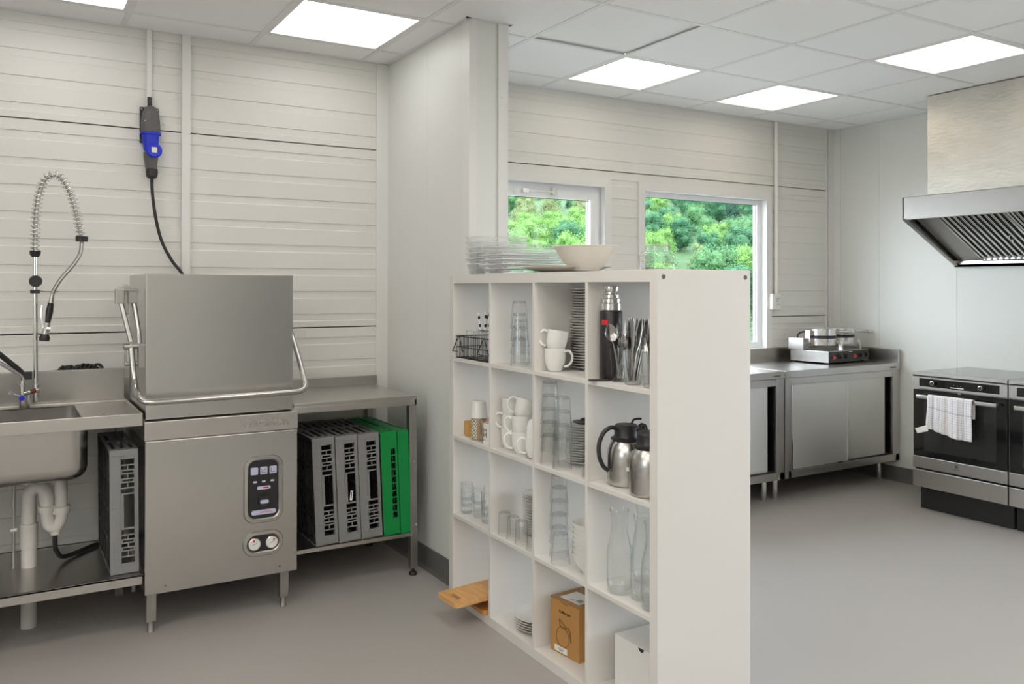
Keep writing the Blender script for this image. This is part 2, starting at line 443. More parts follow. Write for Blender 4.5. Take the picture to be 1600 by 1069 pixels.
# partition wall between wash-up corner and cooking area
mb = MB()
for a, b in ((3.44, 3.889), (3.891, YB - .001)):
    mb.box(1.84, 1.86, a, b, 0, H)
mb.box(1.843, 2.04, 3.444, YB - .001, 0, H)
struct(mb, 'wall_partition', M_panel)
mb = MB()
mb.box(1.835, 1.84, 3.44, 3.502, 0.1, H); mb.box(1.835, 1.874, 3.434, 3.44, 0, H)
mb.box(1.991, 2.045, 3.434, 3.44, 0, H); mb.box(2.04, 2.045, 3.44, 3.50, 0, H)
for z in (2.31,): 
    for x in (1.852, 1.866, 2.01): mb.cyl((x, 3.434, z), (x, 3.431, z), .005, 8)
    mb.cyl((1.835, 3.47, z), (1.832, 3.47, z), .005, 8)
mb.cyl((1.835, 3.47, 1.54), (1.832, 3.47, 1.54), .005, 8)
struct(mb, 'trim_1', M_trimw)
# corner trims
mb = MB().box(1.772, 1.84, 4.404, YB, 0, H)
for z in (.752, 1.5, 1.9):
    mb.cyl((1.785, 4.404, z), (1.785, 4.401, z), .0045, 8); mb.cyl((1.828, 4.404, z), (1.828, 4.401, z), .0045, 8)
struct(mb, 'trim_2', M_trimw)
mb = MB().box(5.552, XR, 4.404, YB, 0, H).box(XR - .006, XR, 4.345, 4.404, 0, H).box(5.523, 5.528, 4.40, YB, 0, H)
struct(mb, 'trim_3', M_trimw)
struct(MB().box(.749, .789, 4.388, YB, 0, H), 'trim_4', M_trimw)
# baseboards
mb = MB()
mb.prism([(4.41, 0), (4.385, 0), (4.397, .012), (4.40, .105), (4.41, .105)], 'x', XL, 1.84)
mb.prism([(4.41, 0), (4.385, 0), (4.397, .012), (4.40, .105), (4.41, .105)], 'x', 2.04, XR)
struct(mb, 'baseboard_back', M_base)
struct(MB().prism([(XR, 0), (XR - .03, 0), (XR - .013, .012), (XR - .009, .105), (XR, .105)], 'y', YF, 4.385), 'baseboard_right', M_base)
mb = MB().prism([(1.84, 0), (1.81, 0), (1.827, .012), (1.831, .105), (1.84, .105)], 'y', 3.43, 4.385)
mb.box(1.831, 2.05, 3.43, 3.44, 0, .105)
mb.prism([(2.04, 0), (2.07, 0), (2.053, .012), (2.049, .105), (2.04, .105)], 'y', 3.43, 4.385)
struct(mb, 'baseboard_partition', M_base)

# ---------------------------------------------------------------- ceiling
xl = [XL] + [.484 + .6 * k for k in range(-6, 3)] + [2.251 + .6 * k for k in range(0, 6)] + [XR]
yl = [YF] + [4.165 - .6 * k for k in range(16, -1, -1)] + [YB]
LIGHTS = {(-.116, 3.565): 'L', (1.084, 3.565): 'L', (2.851, 3.565): 'R', (4.051, 3.565): 'R', (4.051, 2.365): 'R'}
for _x in (-1.316, -.116, 1.084): LIGHTS[(_x, 1.765)] = 'U'  # panels out of view, added to brighten the room
for _q in ((4.051, 1.165), (4.651, -.035)): LIGHTS[_q] = 'U'
for _y in (.565, -.635, -1.835):
    for _x in (-2.516, -1.316, -.116, 1.084): LIGHTS[(_x, _y)] = 'U'
    if _y > 0: LIGHTS[(2.851, _y)] = 'U'
def lit(x, y):
    for (a, b), k in LIGHTS.items():
        if abs(a - x) < .01 and abs(b - y) < .01: return k
    return None
mb = MB()
for i in range(len(xl) - 1):
    for j in range(len(yl) - 1):
        if lit(xl[i], yl[j]): continue
        dz = .0
        if (abs(xl[i] - 2.251) < .01 and abs(yl[j] - 2.965) < .01): dz = .010
        mb.box(xl[i] + .0015, xl[i + 1] - .0015, yl[j] + .0015, yl[j + 1] - .0015, H + .003 + dz, H + .02 + dz)
struct(mb, 'ceiling', M_ceil)
mb = MB()
for x in xl[1:-1]: mb.box(x - .012, x + .012, YF, YB, H, H + .0035)
for y in yl[1:-1]: mb.box(XL, XR, y - .012, y + .012, H + .0004, H + .0034)
mb.box(XL, XR, YB - .02, YB, H - .001, H + .003).box(XR - .02, XR, YF, YB, H - .001, H + .003)
mb.box(1.82, 1.845, 3.42, YB, H - .001, H + .003).box(1.82, 2.06, 3.415, 3.44, H - .001, H + .003).box(2.04, 2.06, 3.42, YB, H - .001, H + .003)
struct(mb, 'trim_5', M_grid)
struct(MB().box(XL - .1, XR + .1, YF - .1, YB + .1, H + .06, H + .1), 'ceiling_slab', M_ceil)
M_pl = mat('lit_diffuser_neutral', (.9, .9, .9), .6, emit=((1, .985, .955), PANEL_LEFT))
M_pu = mat('lit_diffuser_added', (.9, .9, .9), .6, emit=((1, .93, .83), PANEL_ADDED))  # diffuser of the added panels out of view
M_pr = mat('lit_diffuser_warm', (.9, .9, .9), .6, emit=((1, .88, .70), PANEL_RIGHT))
LB = {'L': None, 'R': None, 'U': None}
LAB = {(-.116, 3.565): 'lit square ceiling panel at the top left, cut by the frame', (1.084, 3.565): 'lit white square ceiling panel above the pass-through dishwasher',
       (2.851, 3.565): 'lit warm square ceiling panel nearest the partition wall', (4.051, 3.565): 'lit warm square ceiling panel above the corner steel counter',
       (4.051, 2.365): 'large lit ceiling panel in front of the extractor hood'}
for (x, y), k in LIGHTS.items():
    lab = LAB.get((x, y), 'lit square ceiling panel out of view, added to brighten the room')
    grp = None if (x, y) in LAB else 'added ceiling panels out of view'
    if LB[k] is None:
        t = thing('ceiling_light', lab, 'ceiling light', (x, y, H), group=grp); LB[k] = t
        MB().perf('z', .001, .012, .012, .588, .012, .588, [(.028, .572, .028, .572)]).build('light_frame', M_grid, t)
        MB().box(.028, .572, .028, .572, .006, .012).build('diffuser', {'L': M_pl, 'R': M_pr, 'U': M_pu}[k], t)
    else:
        r = dup(LB[k], (x, y, H), label=lab, group=grp)
        if not grp and 'group' in r: del r['group']

# ---------------------------------------------------------------- windows
def window(n, x0, x1, z0, z1, left_sash):
    t = bpy.data.objects.new('window_%d' % n, None); COL.objects.link(t); t['kind'] = 'structure'
    mb = MB().perf('y', YB - .014, YB + .0040, x0 - .052, x1 + .055, z0 - .052, z1 + .055, [(x0, x1, z0, z1)])
    for px in [x0 + .3, (x0 + x1) / 2, x1 - .25]: mb.cyl((px, YB - .014, z1 + .03), (px, YB - .016, z1 + .03), .004, 8)
    mb.cyl((x1 + .03, YB - .014, z1 + .03), (x1 + .03, YB - .016, z1 + .03), .004, 8)
    mb.cyl((x1 + .03, YB - .014, 1.55), (x1 + .03, YB - .016, 1.55), .004, 8)
    mb.build('window_casing', M_trimw, t, bevel=.002)
    mb = MB().perf('y', YB + .0045, YB + .0385, x0 - .004, x1 + .004, z0 - .004, z1 + .004, [(x0, x1, z0, z1)])
    mb.build('window_reveal', M_winw, t)
    fy = YB + .04
    if left_sash:
        MB().perf('y', fy, fy + .035, x0 - .004, x1 + .004, z0 - .004, z1 + .004, [(x0 + .03, x1 - .03, z0 + .03, z1 - .036)]).build('window_frame', M_winw, t, bevel=.003)
        s = MB().perf('y', fy - .012, fy + .034, x0 + .022, x1 - .022, z0 + .022, z1 - .03, [(x0 + .075, x1 - .085, z0 + .08, z1 - .088)]).build('sash', M_winw, t, bevel=.004)
        mb = MB().box(2.75, 3.00, fy - .02, fy - .012, 2.012, 2.018).box(2.74, 2.78, fy - .03, fy - .01, 2.0, 2.025).box(2.955, 2.99, fy - .035, fy - .01, 1.995, 2.04)
        mb.build('window_latch', M_chrome, t)
        gx = (x0 + .075, x1 - .085, z0 + .08, z1 - .088)
    else:
        MB().perf('y', fy, fy + .035, x0 - .004, x1 + .004, z0 - .004, z1 + .004, [(x0 + .045, x1 - .045, z0 + .045, z1 - .035)]).build('window_frame', M_winw, t, bevel=.003)
        gx = (x0 + .045, x1 - .045, z0 + .045, z1 - .035)
    MB().perf('y', fy + .014, fy + .018, gx[0], gx[1], gx[2], gx[3], [(gx[0] + .002, gx[1] - .002, gx[2] + .002, gx[3] - .004)]).build('glazing_gasket', M_grayp, t)
    MB().perf('y', fy + .036, fy + .044, x0 - .03, x1 + .03, z0 - .03, z1 + .03, [(gx[0] - .004, gx[1] + .004, gx[2] - .004, gx[3] + .004)]).build('outer_frame', M_winw, t)
    MB().quad((gx[0], fy + .020, gx[2]), (gx[1], fy + .020, gx[2]), (gx[1], fy + .020, gx[3]), (gx[0], fy + .020, gx[3])).build('window_pane', G_pane, t)
    return t
window(1, *W1, True); window(2, *W2, False)
t = bpy.data.objects.new('window_3', None); COL.objects.link(t); t['kind'] = 'structure'  # unseen window added to let daylight in from the right
MB().perf('x', XR + .01, XR + .07, -1.2, 1.1, .10, 2.25, [(-1.14, -.08, .16, 2.19), (-.02, 1.04, .16, 2.19)]).build('window_frame', M_winw, t)
MB().quad((XR + .04, -1.14, .16), (XR + .04, 1.04, .16), (XR + .04, 1.04, 2.19), (XR + .04, -1.14, 2.19)).build('window_pane', G_pane, t)
t = bpy.data.objects.new('window_4', None); COL.objects.link(t); t['kind'] = 'structure'  # unseen window added for light from the left
MB().perf('x', XL - .07, XL - .01, -.6, 1.0, 1.20, 2.15, [(-.54, .17, 1.26, 2.09), (.23, .94, 1.26, 2.09)]).build('window_frame', M_winw, t)
MB().quad((XL - .04, -.54, 1.26), (XL - .04, .94, 1.26), (XL - .04, .94, 2.09), (XL - .04, -.54, 2.09)).build('window_pane', G_pane, t)
struct(MB().box(-60, 60, 4.6, 14, -1.0, -.6).box(5.8, 60, -40, 4.6, -1.0, -.6).box(-60, -3.5, -40, 4.6, -1.0, -.6), 'ground', mat('gravel_yard', (.30, .29, .26), .9, noise=(3, .2, ONE)))

# ---------------------------------------------------------------- wooded hillside
def hill_z(d): return -2.2 + max(0, d - 70) * .20
mb = MB()
rings = [14, 30, 50, 70, 80, 100, 125, 150, 180, 215, 260, 330]
for i in range(len(rings) - 1):
    for k in range(24):
        a0, a1 = math.radians(-5 + 4 * k), math.radians(-1 + 4 * k)
        P = lambda r, a: (r * math.sin(a), r * math.cos(a), hill_z(r) - .5)
        mb.quad(P(rings[i], a0), P(rings[i], a1), P(rings[i + 1], a1), P(rings[i + 1], a0))
struct(mb, 'hillside_ground', mat('undergrowth', (.035, .085, .025), .9, noise=(.4, .4, ONE)), smooth=60)
def leaf_mat(name, col, var=.3):
    m = mat(name, col, .6, noise=(.9, var, ONE), spec=.2)
    nt = m.node_tree; b = nt.nodes['Principled BSDF']
    tl = nt.nodes.new('ShaderNodeBsdfTranslucent'); ad = nt.nodes.new('ShaderNodeMixShader'); ad.inputs[0].default_value = .2
    tl.inputs[0].default_value = (*[min(1, c * 1.2) for c in col], 1)
    out = nt.nodes['Material Output']
    nt.links.new(b.outputs[0], ad.inputs[1]); nt.links.new(tl.outputs[0], ad.inputs[2]); nt.links.new(ad.outputs[0], out.inputs[0])
    return m
M_trunk = mat('bark', (.16, .13, .10), .9, noise=(3, .3, ONE))
def crown(kind, seed, m):
    rnd = random.Random(seed); mb = MB()
    blobs = []
    if kind == 'round':
        blobs.append((0, 0, .55, .36)); blobs.append((0, 0, .28, .26))
        for _ in range(16):
            a = rnd.uniform(0, 2 * PI); r = rnd.uniform(.08, .30); z = rnd.uniform(.16, .86)
            blobs.append((r * math.cos(a), r * math.sin(a), z, rnd.uniform(.12, .22) * (1.15 - .4 * z)))
    elif kind == 'tall':
        for i in range(14):
            z = .14 + .80 * i / 13; a = rnd.uniform(0, 2 * PI); r = .10 * rnd.random()
            blobs.append((r * math.cos(a), r * math.sin(a), z, .20 * (1 - (z - .45) ** 2 * 2.4) + rnd.uniform(-.02, .03)))
    else:
        for i in range(12):
            z = .12 + .82 * i / 11
            blobs.append((rnd.uniform(-.03, .03), rnd.uniform(-.03, .03), z, .23 * (1.06 - z)))
    N = 6000
    tot = sum(b[3] ** 2 for b in blobs)
    for bx, by, bz, br in blobs:
        for _ in range(int(N * br * br / tot)):
            d = Vector((rnd.gauss(0, 1), rnd.gauss(0, 1), rnd.gauss(0, 1))).normalized()
            c = Vector((bx, by, bz)) + Vector((d.x, d.y, d.z * .9)) * br * rnd.uniform(.70, 1.15)
            n = (d + Vector((rnd.gauss(0, .5), rnd.gauss(0, .5), rnd.gauss(0, .5)))).normalized()
            t1 = n.orthogonal().normalized(); t2 = n.cross(t1); s = rnd.uniform(.008, .019)
            a = rnd.uniform(0, PI); u = (t1 * math.cos(a) + t2 * math.sin(a)) * s; w = n.cross(u.normalized()) * s * .7
            mb.quad(c - u, c + w, c + u, c - w)
        # solid core so that no sky shows through a crown
        k0 = len(mb.v)
        mb.lathe([(0, -br * .62), (br * .42, -br * .44), (br * .62, 0), (br * .42, br * .44), (0, br * .62)], 8, (bx, by, bz))
    mb.m = 1; mb.tube([(0, 0, -.1), (0, 0, .5)], .02, 6, radii=[.025, .012])
    me_o = mb.build('broadleaf_tree' if kind != 'cone' else 'conifer_tree', [m, M_trunk])
    return me_o
T = [crown('round', 1, leaf_mat('leaf_bright_green', (.14, .27, .07))),
     crown('round', 2, leaf_mat('leaf_mid_green', (.08, .19, .075))),
     crown('tall', 3, leaf_mat('leaf_olive_green', (.18, .225, .10))),
     crown('round', 4, leaf_mat('leaf_deep_green', (.05, .145, .07))),
     crown('cone', 5, leaf_mat('needle_dark_green', (.03, .085, .055))),
     crown('round', 6, leaf_mat('leaf_silver_green', (.30, .37, .30)))]
TL = [('bright green leafy tree on the wooded slope outside the windows', 'bright green trees on the slope'),
      ('mid green leafy tree on the wooded slope outside the windows', 'mid green trees on the slope'),
      ('olive green slender tree on the wooded slope outside the windows', 'olive slender trees on the slope'),
      ('deep green leafy tree on the wooded slope outside the windows', 'deep green trees on the slope'),
      ('dark pointed conifer on the wooded slope outside the windows', 'dark conifers on the slope'),
      ('pale silvery tree on the wooded slope outside the windows', 'pale silvery trees on the slope')]
used = set(); rt = random.Random(5)
rows = [58, 66, 75, 84, 93, 102, 112, 122, 133, 145, 158, 172, 188, 206, 226, 250, 278]
for ri, r in enumerate(rows):
    step = math.degrees((3.2 + r * .0095) / r)
    az = (10 if ri % 2 == 0 and ri < 12 else 25.5) + rt.random() * step
    while az < 51.5:
        rr = r + rt.uniform(-3, 3); a = math.radians(az + rt.uniform(-.25, .25) * step)
        left = az < 39
        if left: k = rt.choices([0, 1, 2, 3, 4, 5], [6, 3, 1, 1, 0, .2] if ri < 8 else [0, 1, 8, 1, .8 if ri < 13 else 2.5, 0])[0]
        else: k = rt.choices([0, 1, 2, 3, 4, 5], [3, 6, .6, 5, .4, .35] if ri < 8 else [1.5, 5, .6, 5, 1, 0])[0]
        h = rt.uniform(4.6, 6.8) * (1.15 if k == 4 else 1) * (.6 if ri < 2 else 1) * (.7 if k == 5 else 1)
        loc = (rr * math.sin(a), rr * math.cos(a), hill_z(rr) - .8)
        o = T[k] if k not in used else T[k].copy()
        if k in used: COL.objects.link(o)
        used.add(k)
        o.location = loc; o.rotation_euler = (0, 0, rt.uniform(0, 6.28)); wd = h * rt.uniform(.85, 1.1)
        o.scale = (wd, wd, h)
        o['label'], o['group'] = TL[k]; o['category'] = 'tree'
        az += step * (1.35 if az < 25 else 1)
for k in range(6):
    if k not in used: bpy.data.objects.remove(T[k])
# ================================================================ wash-up corner (left)
def racks_holes(w, grey):
    """hole rectangles on a rack end face, local (x, z); w = face width"""
    hs = []
    if grey:
        a, b = w * .40, w * .86; mid = (a + b) / 2; g = .0035
        z = .462
        def wide(h): nonlocal z; hs.append((a, b, z - h, z)); z -= h + .005
        def two(h): nonlocal z; hs.append((a, mid - g / 2, z - h, z)); hs.append((mid + g / 2, b, z - h, z)); z -= h + .005
        def small(h): nonlocal z; hs.append((a + .004, b - .004, z - h, z)); z -= h + .005
        wide(.022); two(.016); small(.009); two(.016); small(.009); two(.018); wide(.018)
        hs.append((a + .009, b, z - .135, z)); z -= .142
        wide(.020); two(.014); small(.008); two(.014); small(.008); two(.018); wide(.024)
    else:
        a, b = w * .60, w * .88
        for i in range(10):
            z0 = .08 + i * .034; hs.append((a, b, z0, z0 + .029))
    return hs
def make_rack(w, m, grey, label, group, holes=True):
    """plastic dish rack stood on its edge: face 'w' wide (x), 0.5 deep (y), 0.5 tall (z)"""
    t = thing('dish_rack', label, 'dish rack', group=group)
    hs = racks_holes(w, grey) if holes else []
    mb = MB().perf('y', 0, .005, 0, w, 0, .5, hs)
    if grey:
        mb.box(w * .04, w * .92, -.003, 0, .476, .494).box(w * .04, w * .92, -.003, 0, .006, .03)
        for i in range(12): mb.box(w * .05, w * .33, -.0015, 0, .062 + i * .034, .064 + i * .034)
        mb.box(w * .86, w * .90, -.003, .0, .03, .476).box(w * .355, w * .375, -.003, .0, .03, .476)
        mb.box(w * .88, w, -.002, .03, .44, .5).box(w * .88, w, -.002, .03, 0, .06)
    mb.build('end_wall', m, t, bevel=.0012)
    MB().perf('y', .495, .5, 0, w, 0, .5, hs).build('end_wall', m, t)
    ts = [(w * a, w * b, y, y + .19) for y in (.04, .27) for a, b in ((.12, .28), (.42, .62), (.74, .9))] if grey else [(w * .65, w * .9, .03 + .047 * i, .065 + .047 * i) for i in range(9)]
    MB().perf('z', .495, .5, 0, w, .005, .495, ts).build('side_wall', m, t)
    MB().perf('z', 0, .005, 0, w, .005, .495, ts).build('side_wall', m, t)
    mb = MB()
    for y in (.02, .13, .25, .37, .475): mb.box(0, .012, y - .006, y + .006, .005, .495)
    for z in (.02, .13, .25, .37, .48): mb.box(0, .012, .005, .495, z - .005, z + .005)
    for s in (0, 1, 2, 3):
        y0, z0 = .01 + .24 * (s % 2), .01 + .24 * (s // 2)
        for k in range(2):
            a, b = ((y0, z0), (y0 + .24, z0 + .24)) if k == 0 else ((y0 + .24, z0), (y0, z0 + .24))
            mb.tube([(.006, a[0], a[1]), (.006, b[0], b[1])], .005, 4)
    for i in range(19): mb.box(.003, .008, .02 + i * .0255, .0215 + i * .0255, .005, .495)
    mb.build('base_grid', M_rackd, t)
    mb = MB()
    for i in range(1, 6): mb.box(.012, w * .38, .0833 * i - .0015, .0833 * i + .0015, .005, .495)
    for i in range(1, 6): mb.box(.012, w * .38, .005, .495, .0833 * i - .0015, .0833 * i + .0015)
    mb.build('divider_grid', M_rackd, t)
    return t
lean = math.radians(-2.6)
def place(o, x, y, z, an=lean): o.location = (x, y, z); o.rotation_euler = (0, an, 0); return o
rk = make_rack(.106, M_rackg, True, 'leftmost grey dish rack on the side table, next to the dishwasher', 'grey dish racks')
place(rk, 1.243, 3.815, .214)
r2 = dup(rk, (0, 0, 0), label='middle grey dish rack on the side table, with a small white clip mark'); place(r2, 1.353, 3.812, .214)
c = MB().perf('y', -.0045, -.003, .030, .042, .20, .245, [(.034, .038, .206, .239)]).build('white_clip', M_whitep, r2); c.rotation_euler = (0, math.radians(8), 0)
c['label'] = 'small white plastic clip'
r3 = dup(rk, (0, 0, 0), label='third grey dish rack on the side table, pressed against the green ones'); place(r3, 1.464, 3.815, .214)
g1 = make_rack(.084, M_rackgr, False, 'green dish rack with a column of square holes, beside the grey racks', 'green dish racks'); place(g1, 1.576, 3.808, .214)
g2 = make_rack(.058, M_rackgr, False, 'narrow plain green dish rack at the right end of the side table', 'green dish racks', holes=False); place(g2, 1.664, 3.808, .214)
r4 = dup(rk, (0, 0, 0), label='grey dish rack standing on the shelf under the sink'); place(r4, .372, 3.74, .254, math.radians(-.6))

# ---- side table with the racks
t = thing('side_table', 'stainless steel side table to the right of the dishwasher, holding dish racks', 'table', (1.13, 3.80, 0))
mb = MB().box(0, .612, 0, .60, .865, .8825).box(0, .612, 0, .012, .836, .866).box(.600, .612, 0, .60, .836, .866).box(0, .612, .588, .60, .836, .866)
mb.build('tabletop', M_steelh, t, bevel=.002)
MB().box(0, .632, .565, .585, .882, .93).build('rear_upstand', M_steeld, t, bevel=.001)
for n, (x, y) in enumerate(((.575, .004), (.575, .56), (.004, .56))):
    if n == 0: mb = MB().prism([(x - .002, .834), (x + .036, .834), (x + .046, .035), (x + .010, .035)], 'y', y, y + .036)
    else: mb = MB().box(x, x + .034, y, y + .034, .035, .835)
    lg = mb.build('leg', M_steeld, t, bevel=.0015)
    fx = x + (.028 if n == 0 else .017)
    MB().lathe([(0, 0), (.019, 0), (.021, .006), (.017, .014), (.008, .018), (.008, .036), (0, .036)], 16, (fx, y + .018, 0)).build('foot', M_black, lg, smooth=40)
MB().box(0, .60, .002, .59, .206, .214).box(0, .595, 0, .012, .196, .214).box(0, .60, .585, .597, .18, .214).build('lower_shelf', M_steelh, t, bevel=.001)
MB().cyl((.585, .004, .855), (.585, -.003, .855), .006, 10).cyl((.610, .004, .25), (.610, 0, .25), .005, 10).cyl((.60, .004, .56), (.60, 0, .56), .005, 10).build('screw', M_chrome, t)

# ---- pass-through dishwasher
t = thing('pass_through_dishwasher', 'stainless steel pass-through dishwasher with lift-up cover and wrap-around handle', 'dishwasher', (.493, 3.69, 0))
Wd = .622
mb = MB().box(0, Wd, 0, .64, .165, .787)
body = mb.build('body', M_steel, t, bevel=.003)
mb = MB()
for x in (.078, .545): mb.cyl((x, 0, .195), (x, -.0015, .195), .003, 8)
mb.build('screw', M_black, body)
MB().prism([(-.004, .79), (-.006, .866), (.03, .872), (.03, .79)], 'x', -.004, Wd + .001).box(0, Wd, .02, .64, .787, .87).build('top_fascia', M_steelh, t, bevel=.002)
text('brand_lettering', 'COMENDA', M_steel, t, .196, .026, (.485, -.0065, .826), (PI / 2, 0, 0), .005)
mb = MB().box(.003, .604, .012, .53, .874, 1.467)
mb.build('wash_cover', M_steel, t, bevel=.002)
# legs
for x, y in ((.030, .03), (.575, .03), (.030, .57), (.575, .57)):
    lg = MB().box(x - .019, x + .019, y, y + .038, .045, .166).build('leg', M_steeld, t, bevel=.002)
    MB().lathe([(0, 0), (.014, 0), (.014, .008), (.012, .012), (.011, .045), (0, .045)], 14, (x, y + .019, 0)).build('adjustable_foot', M_steeld, lg, smooth=40)
# embossed control panel
def rr_poly(x0, x1, z0, z1, r, n=8):
    out = []
    for cx, cz, a in ((x1 - r, z1 - r, 0), (x0 + r, z1 - r, 90), (x0 + r, z0 + r, 180), (x1 - r, z0 + r, 270)):
        for k in range(n + 1):
            q = math.radians(a + 90 * k / n); out.append((cx + r * math.cos(q), cz + r * math.sin(q)))
    return out
def ring(mb, outer, inner, y0, y1):
    k = len(outer)
    for i in range(k):
        j = (i + 1) % k
        mb.quad((outer[i][0], y0, outer[i][1]), (inner[i][0], y1, inner[i][1]), (inner[j][0], y1, inner[j][1]), (outer[j][0], y0, outer[j][1]))
def plaque(x0, x1, z0, z1, inset, r):
    mb = MB()
    A = rr_poly(x0, x1, z0, z1, r); B = rr_poly(x0 + .004, x1 - .004, z0 + .004, z1 - .004, r - .004)
    C = rr_poly(x0 + inset - .006, x1 - inset + .006, z0 + inset - .006, z1 - inset + .006, r - inset + .008)
    D = rr_poly(x0 + inset, x1 - inset, z0 + inset, z1 - inset, r - inset + .003)
    ring(mb, A, B, -.0005, -.007); ring(mb, B, C, -.007, -.008); ring(mb, C, D, -.008, -.002)
    return mb
cp = plaque(.389, .560, .395, .685, .022, .05).build('control_panel_bezel', M_steel, t, smooth=35)
x0, x1, z0, z1 = .411, .538, .417, .663
pf = MB().prism(rr_poly(x0, x1, z0, z1, .03), 'y', -.003, -.0005).build('control_panel', M_black, t)
cx = (x0 + x1) / 2
for dx in (-.040, 0, .040): MB().prism(rr_poly(cx + dx - .0155, cx + dx + .0155, .605, .637, .004, 3), 'y', -.005, -.003).build('program_button', M_lil, pf, bevel=.0008)
mb = MB()
for dx in (0, .040): mb.box(cx + dx - .010, cx + dx - .008, -.0056, -.005, .611, .63).box(cx + dx - .010, cx + dx + .010, -.0056, -.005, .611, .613)
mb.tube([(cx - .006, -.0055, .617), (cx + .008, -.0055, .628)], .0008, 4)
mb.build('button_symbol', M_ink, pf)
mb = MB()
for dx in (-.037, 0, .037): mb.prism(rr_poly(cx + dx - .008, cx + dx + .008, .570, .578, .0038, 4), 'y', -.0045, -.003)
mb.prism(rr_poly(cx - .029, cx + .029, .540, .554, .0065, 4), 'y', -.0045, -.003)
mb.build('indicator_lamp', M_lil, pf)
MB().box(cx - .004, cx + .020, -.0052, -.0045, .5445, .5495).build('red_legend', M_red, pf)
kn = MB().lathe([(0, 0), (.026, 0), (.024, .010), (.021, .013), (0, .013)], 24).build('dial', M_black, pf, smooth=40); kn.rotation_euler = (PI / 2, 0, 0); kn.location = (cx, -.003, .49)
MB().prism(rr_poly(cx - .018, cx + .018, .482, .497, .0065, 4), 'y', -.020, -.016).build('dial_grip', M_lil, pf)
MB().prism(rr_poly(cx - .053, cx + .053, .432, .452, .009, 4), 'y', -.0045, -.003).build('brand_strip', M_lil, pf)
text('brand_strip_lettering', 'COMENDA', M_red, pf, .058, .008, (cx + .010, -.0047, .442), (PI / 2, 0, 0), .0004)
plaque(.385, .561, .253, .362, .022, .053).build('gauge_bezel', M_steel, t, smooth=35)
gp = MB().prism(rr_poly(.407, .539, .275, .340, .031), 'y', -.003, -.0005).build('gauge_panel', M_black, t)
for k, gx in enumerate((.435, .509)):
    g = MB().lathe([(0, 0), (.0265, 0), (.0265, .006), (.024, .0075)], 28).build('gauge', M_chrome, t, smooth=40); g.rotation_euler = (PI / 2, 0, 0); g.location = (gx, -.003, .308)
    MB().lathe([(.024, .0065), (0, .0066)], 28).build('gauge_face', M_brass, g)
    mb = MB()
    a = math.radians(100 if k == 0 else 55)
    for d in (-.15, 0, .15): mb.tube([(.010 * math.cos(a + d), .010 * math.sin(a + d), .0072), (.020 * math.cos(a + d), .020 * math.sin(a + d), .0072)], .0013, 5)
    mb.build('red_needle', M_red, g)
    mb = MB()
    for i in range(11):
        b = math.radians(-40 + 26 * i); mb.tube([(.017 * math.cos(b), .017 * math.sin(b), .0068), (.020 * math.cos(b), .020 * math.sin(b), .0068)], .0005, 4)
    mb.tube([(-.009, -.002, .007), (.011, .004, .007)], .0008, 4)
    mb.build('gauge_scale', M_ink, g)
# wrap-around handle, link arms on the left side
hz = .955
pts = arc([(-.047, .06, 1.18), (-.037, .035, 1.02), (-.030, -.09, hz), (.640, -.09, hz + .008), (.645, .06, 1.10), (.64, .20, 1.24)], .055, 8)
MB().tube(pts, .0115, 14).build('handle_bar', M_tube, t, smooth=50)
mb = MB().tube(arc([(-.048, .05, 1.19), (-.085, .075, 1.36), (-.086, .08, 1.385)], .03), .010, 12)
mb.build('lift_arm', M_tube, t, smooth=50)
MB().tube(arc([(-.012, .06, 1.10), (-.016, .07, 1.22), (-.030, .10, 1.34), (-.040, .12, 1.385)], .03), .010, 12).build('lift_arm', M_tube, t, smooth=50)
MB().box(-.104, -.072, .060, .10, 1.345, 1.405).box(-.055, -.018, .09, .13, 1.345, 1.405).prism([(-.098, 1.405), (-.060, 1.425), (-.024, 1.405), (-.024, 1.395), (-.098, 1.395)], 'y', .085, .12).box(-.070, -.048, .10, .13, 1.30, 1.40).build('hinge_bracket', M_steeld, t, bevel=.003)
MB().cyl((-.075, .055, 1.170), (.004, .065, 1.172), .012, 14).box(-.070, -.060, .06, .075, 1.10, 1.175).cyl((-.070, .065, 1.10), (.002, .065, 1.10), .009, 12).box(-.02, .003, .04, .06, 1.085, 1.175).build('pivot_block', M_steeld, t, smooth=35)

# ---- sink bench
t = thing('sink_bench', 'stainless steel sink bench with tall splashback to the left of the dishwasher', 'sink bench', (-1.45, 3.70, 0))
L = 1.935
mb = MB().perf('z', .885, .892, 0, L, .012, .598, [(.35, 1.72, .06, .50)])
mb.box(0, L, 0, .014, .852, .902).box(0, L, .520, .558, .892, .899)
mb.box(L - .004, L, .014, .56, .86, .902)
mb.build('worktop', M_steelh, t, bevel=.0015)
mb = MB().box(0, L - .005, .559, .598, .893, 1.040)
mb.build('splashback', M_steeld, t, bevel=.002)
# bowl: rounded box
def rbox(x0, x1, y0, y1, zt, zb, r, rb):
    mb = MB(); prev = None
    lv = [(zt, 0)] + [(zb + rb - rb * math.sin(a), rb - rb * math.cos(a)) for a in [math.radians(q) for q in (0, 22, 45, 67, 90)]]
    loops = []
    for z, ins in lv:
        P = rr_poly(x0 + ins, x1 - ins, y0 + ins, y1 - ins, max(r - ins * .5, .02), 6); loops.append([(p[0], p[1], z) for p in P])
    for A, B in zip(loops, loops[1:]):
        k = len(A)
        for i in range(k): mb.quad(A[i], A[(i + 1) % k], B[(i + 1) % k], B[i])
    mb.quad(*loops[-1])
    return mb
rbox(.35, 1.745, .055, .50, .888, .640, .07, .055).build('sink_bowl', M_steel, t, smooth=50)
MB().box(0, L, 0, .012, .212, .2515).box(0, L, .0, .58, .243, .2515).build('lower_shelf', M_steelh, t, bevel=.001)
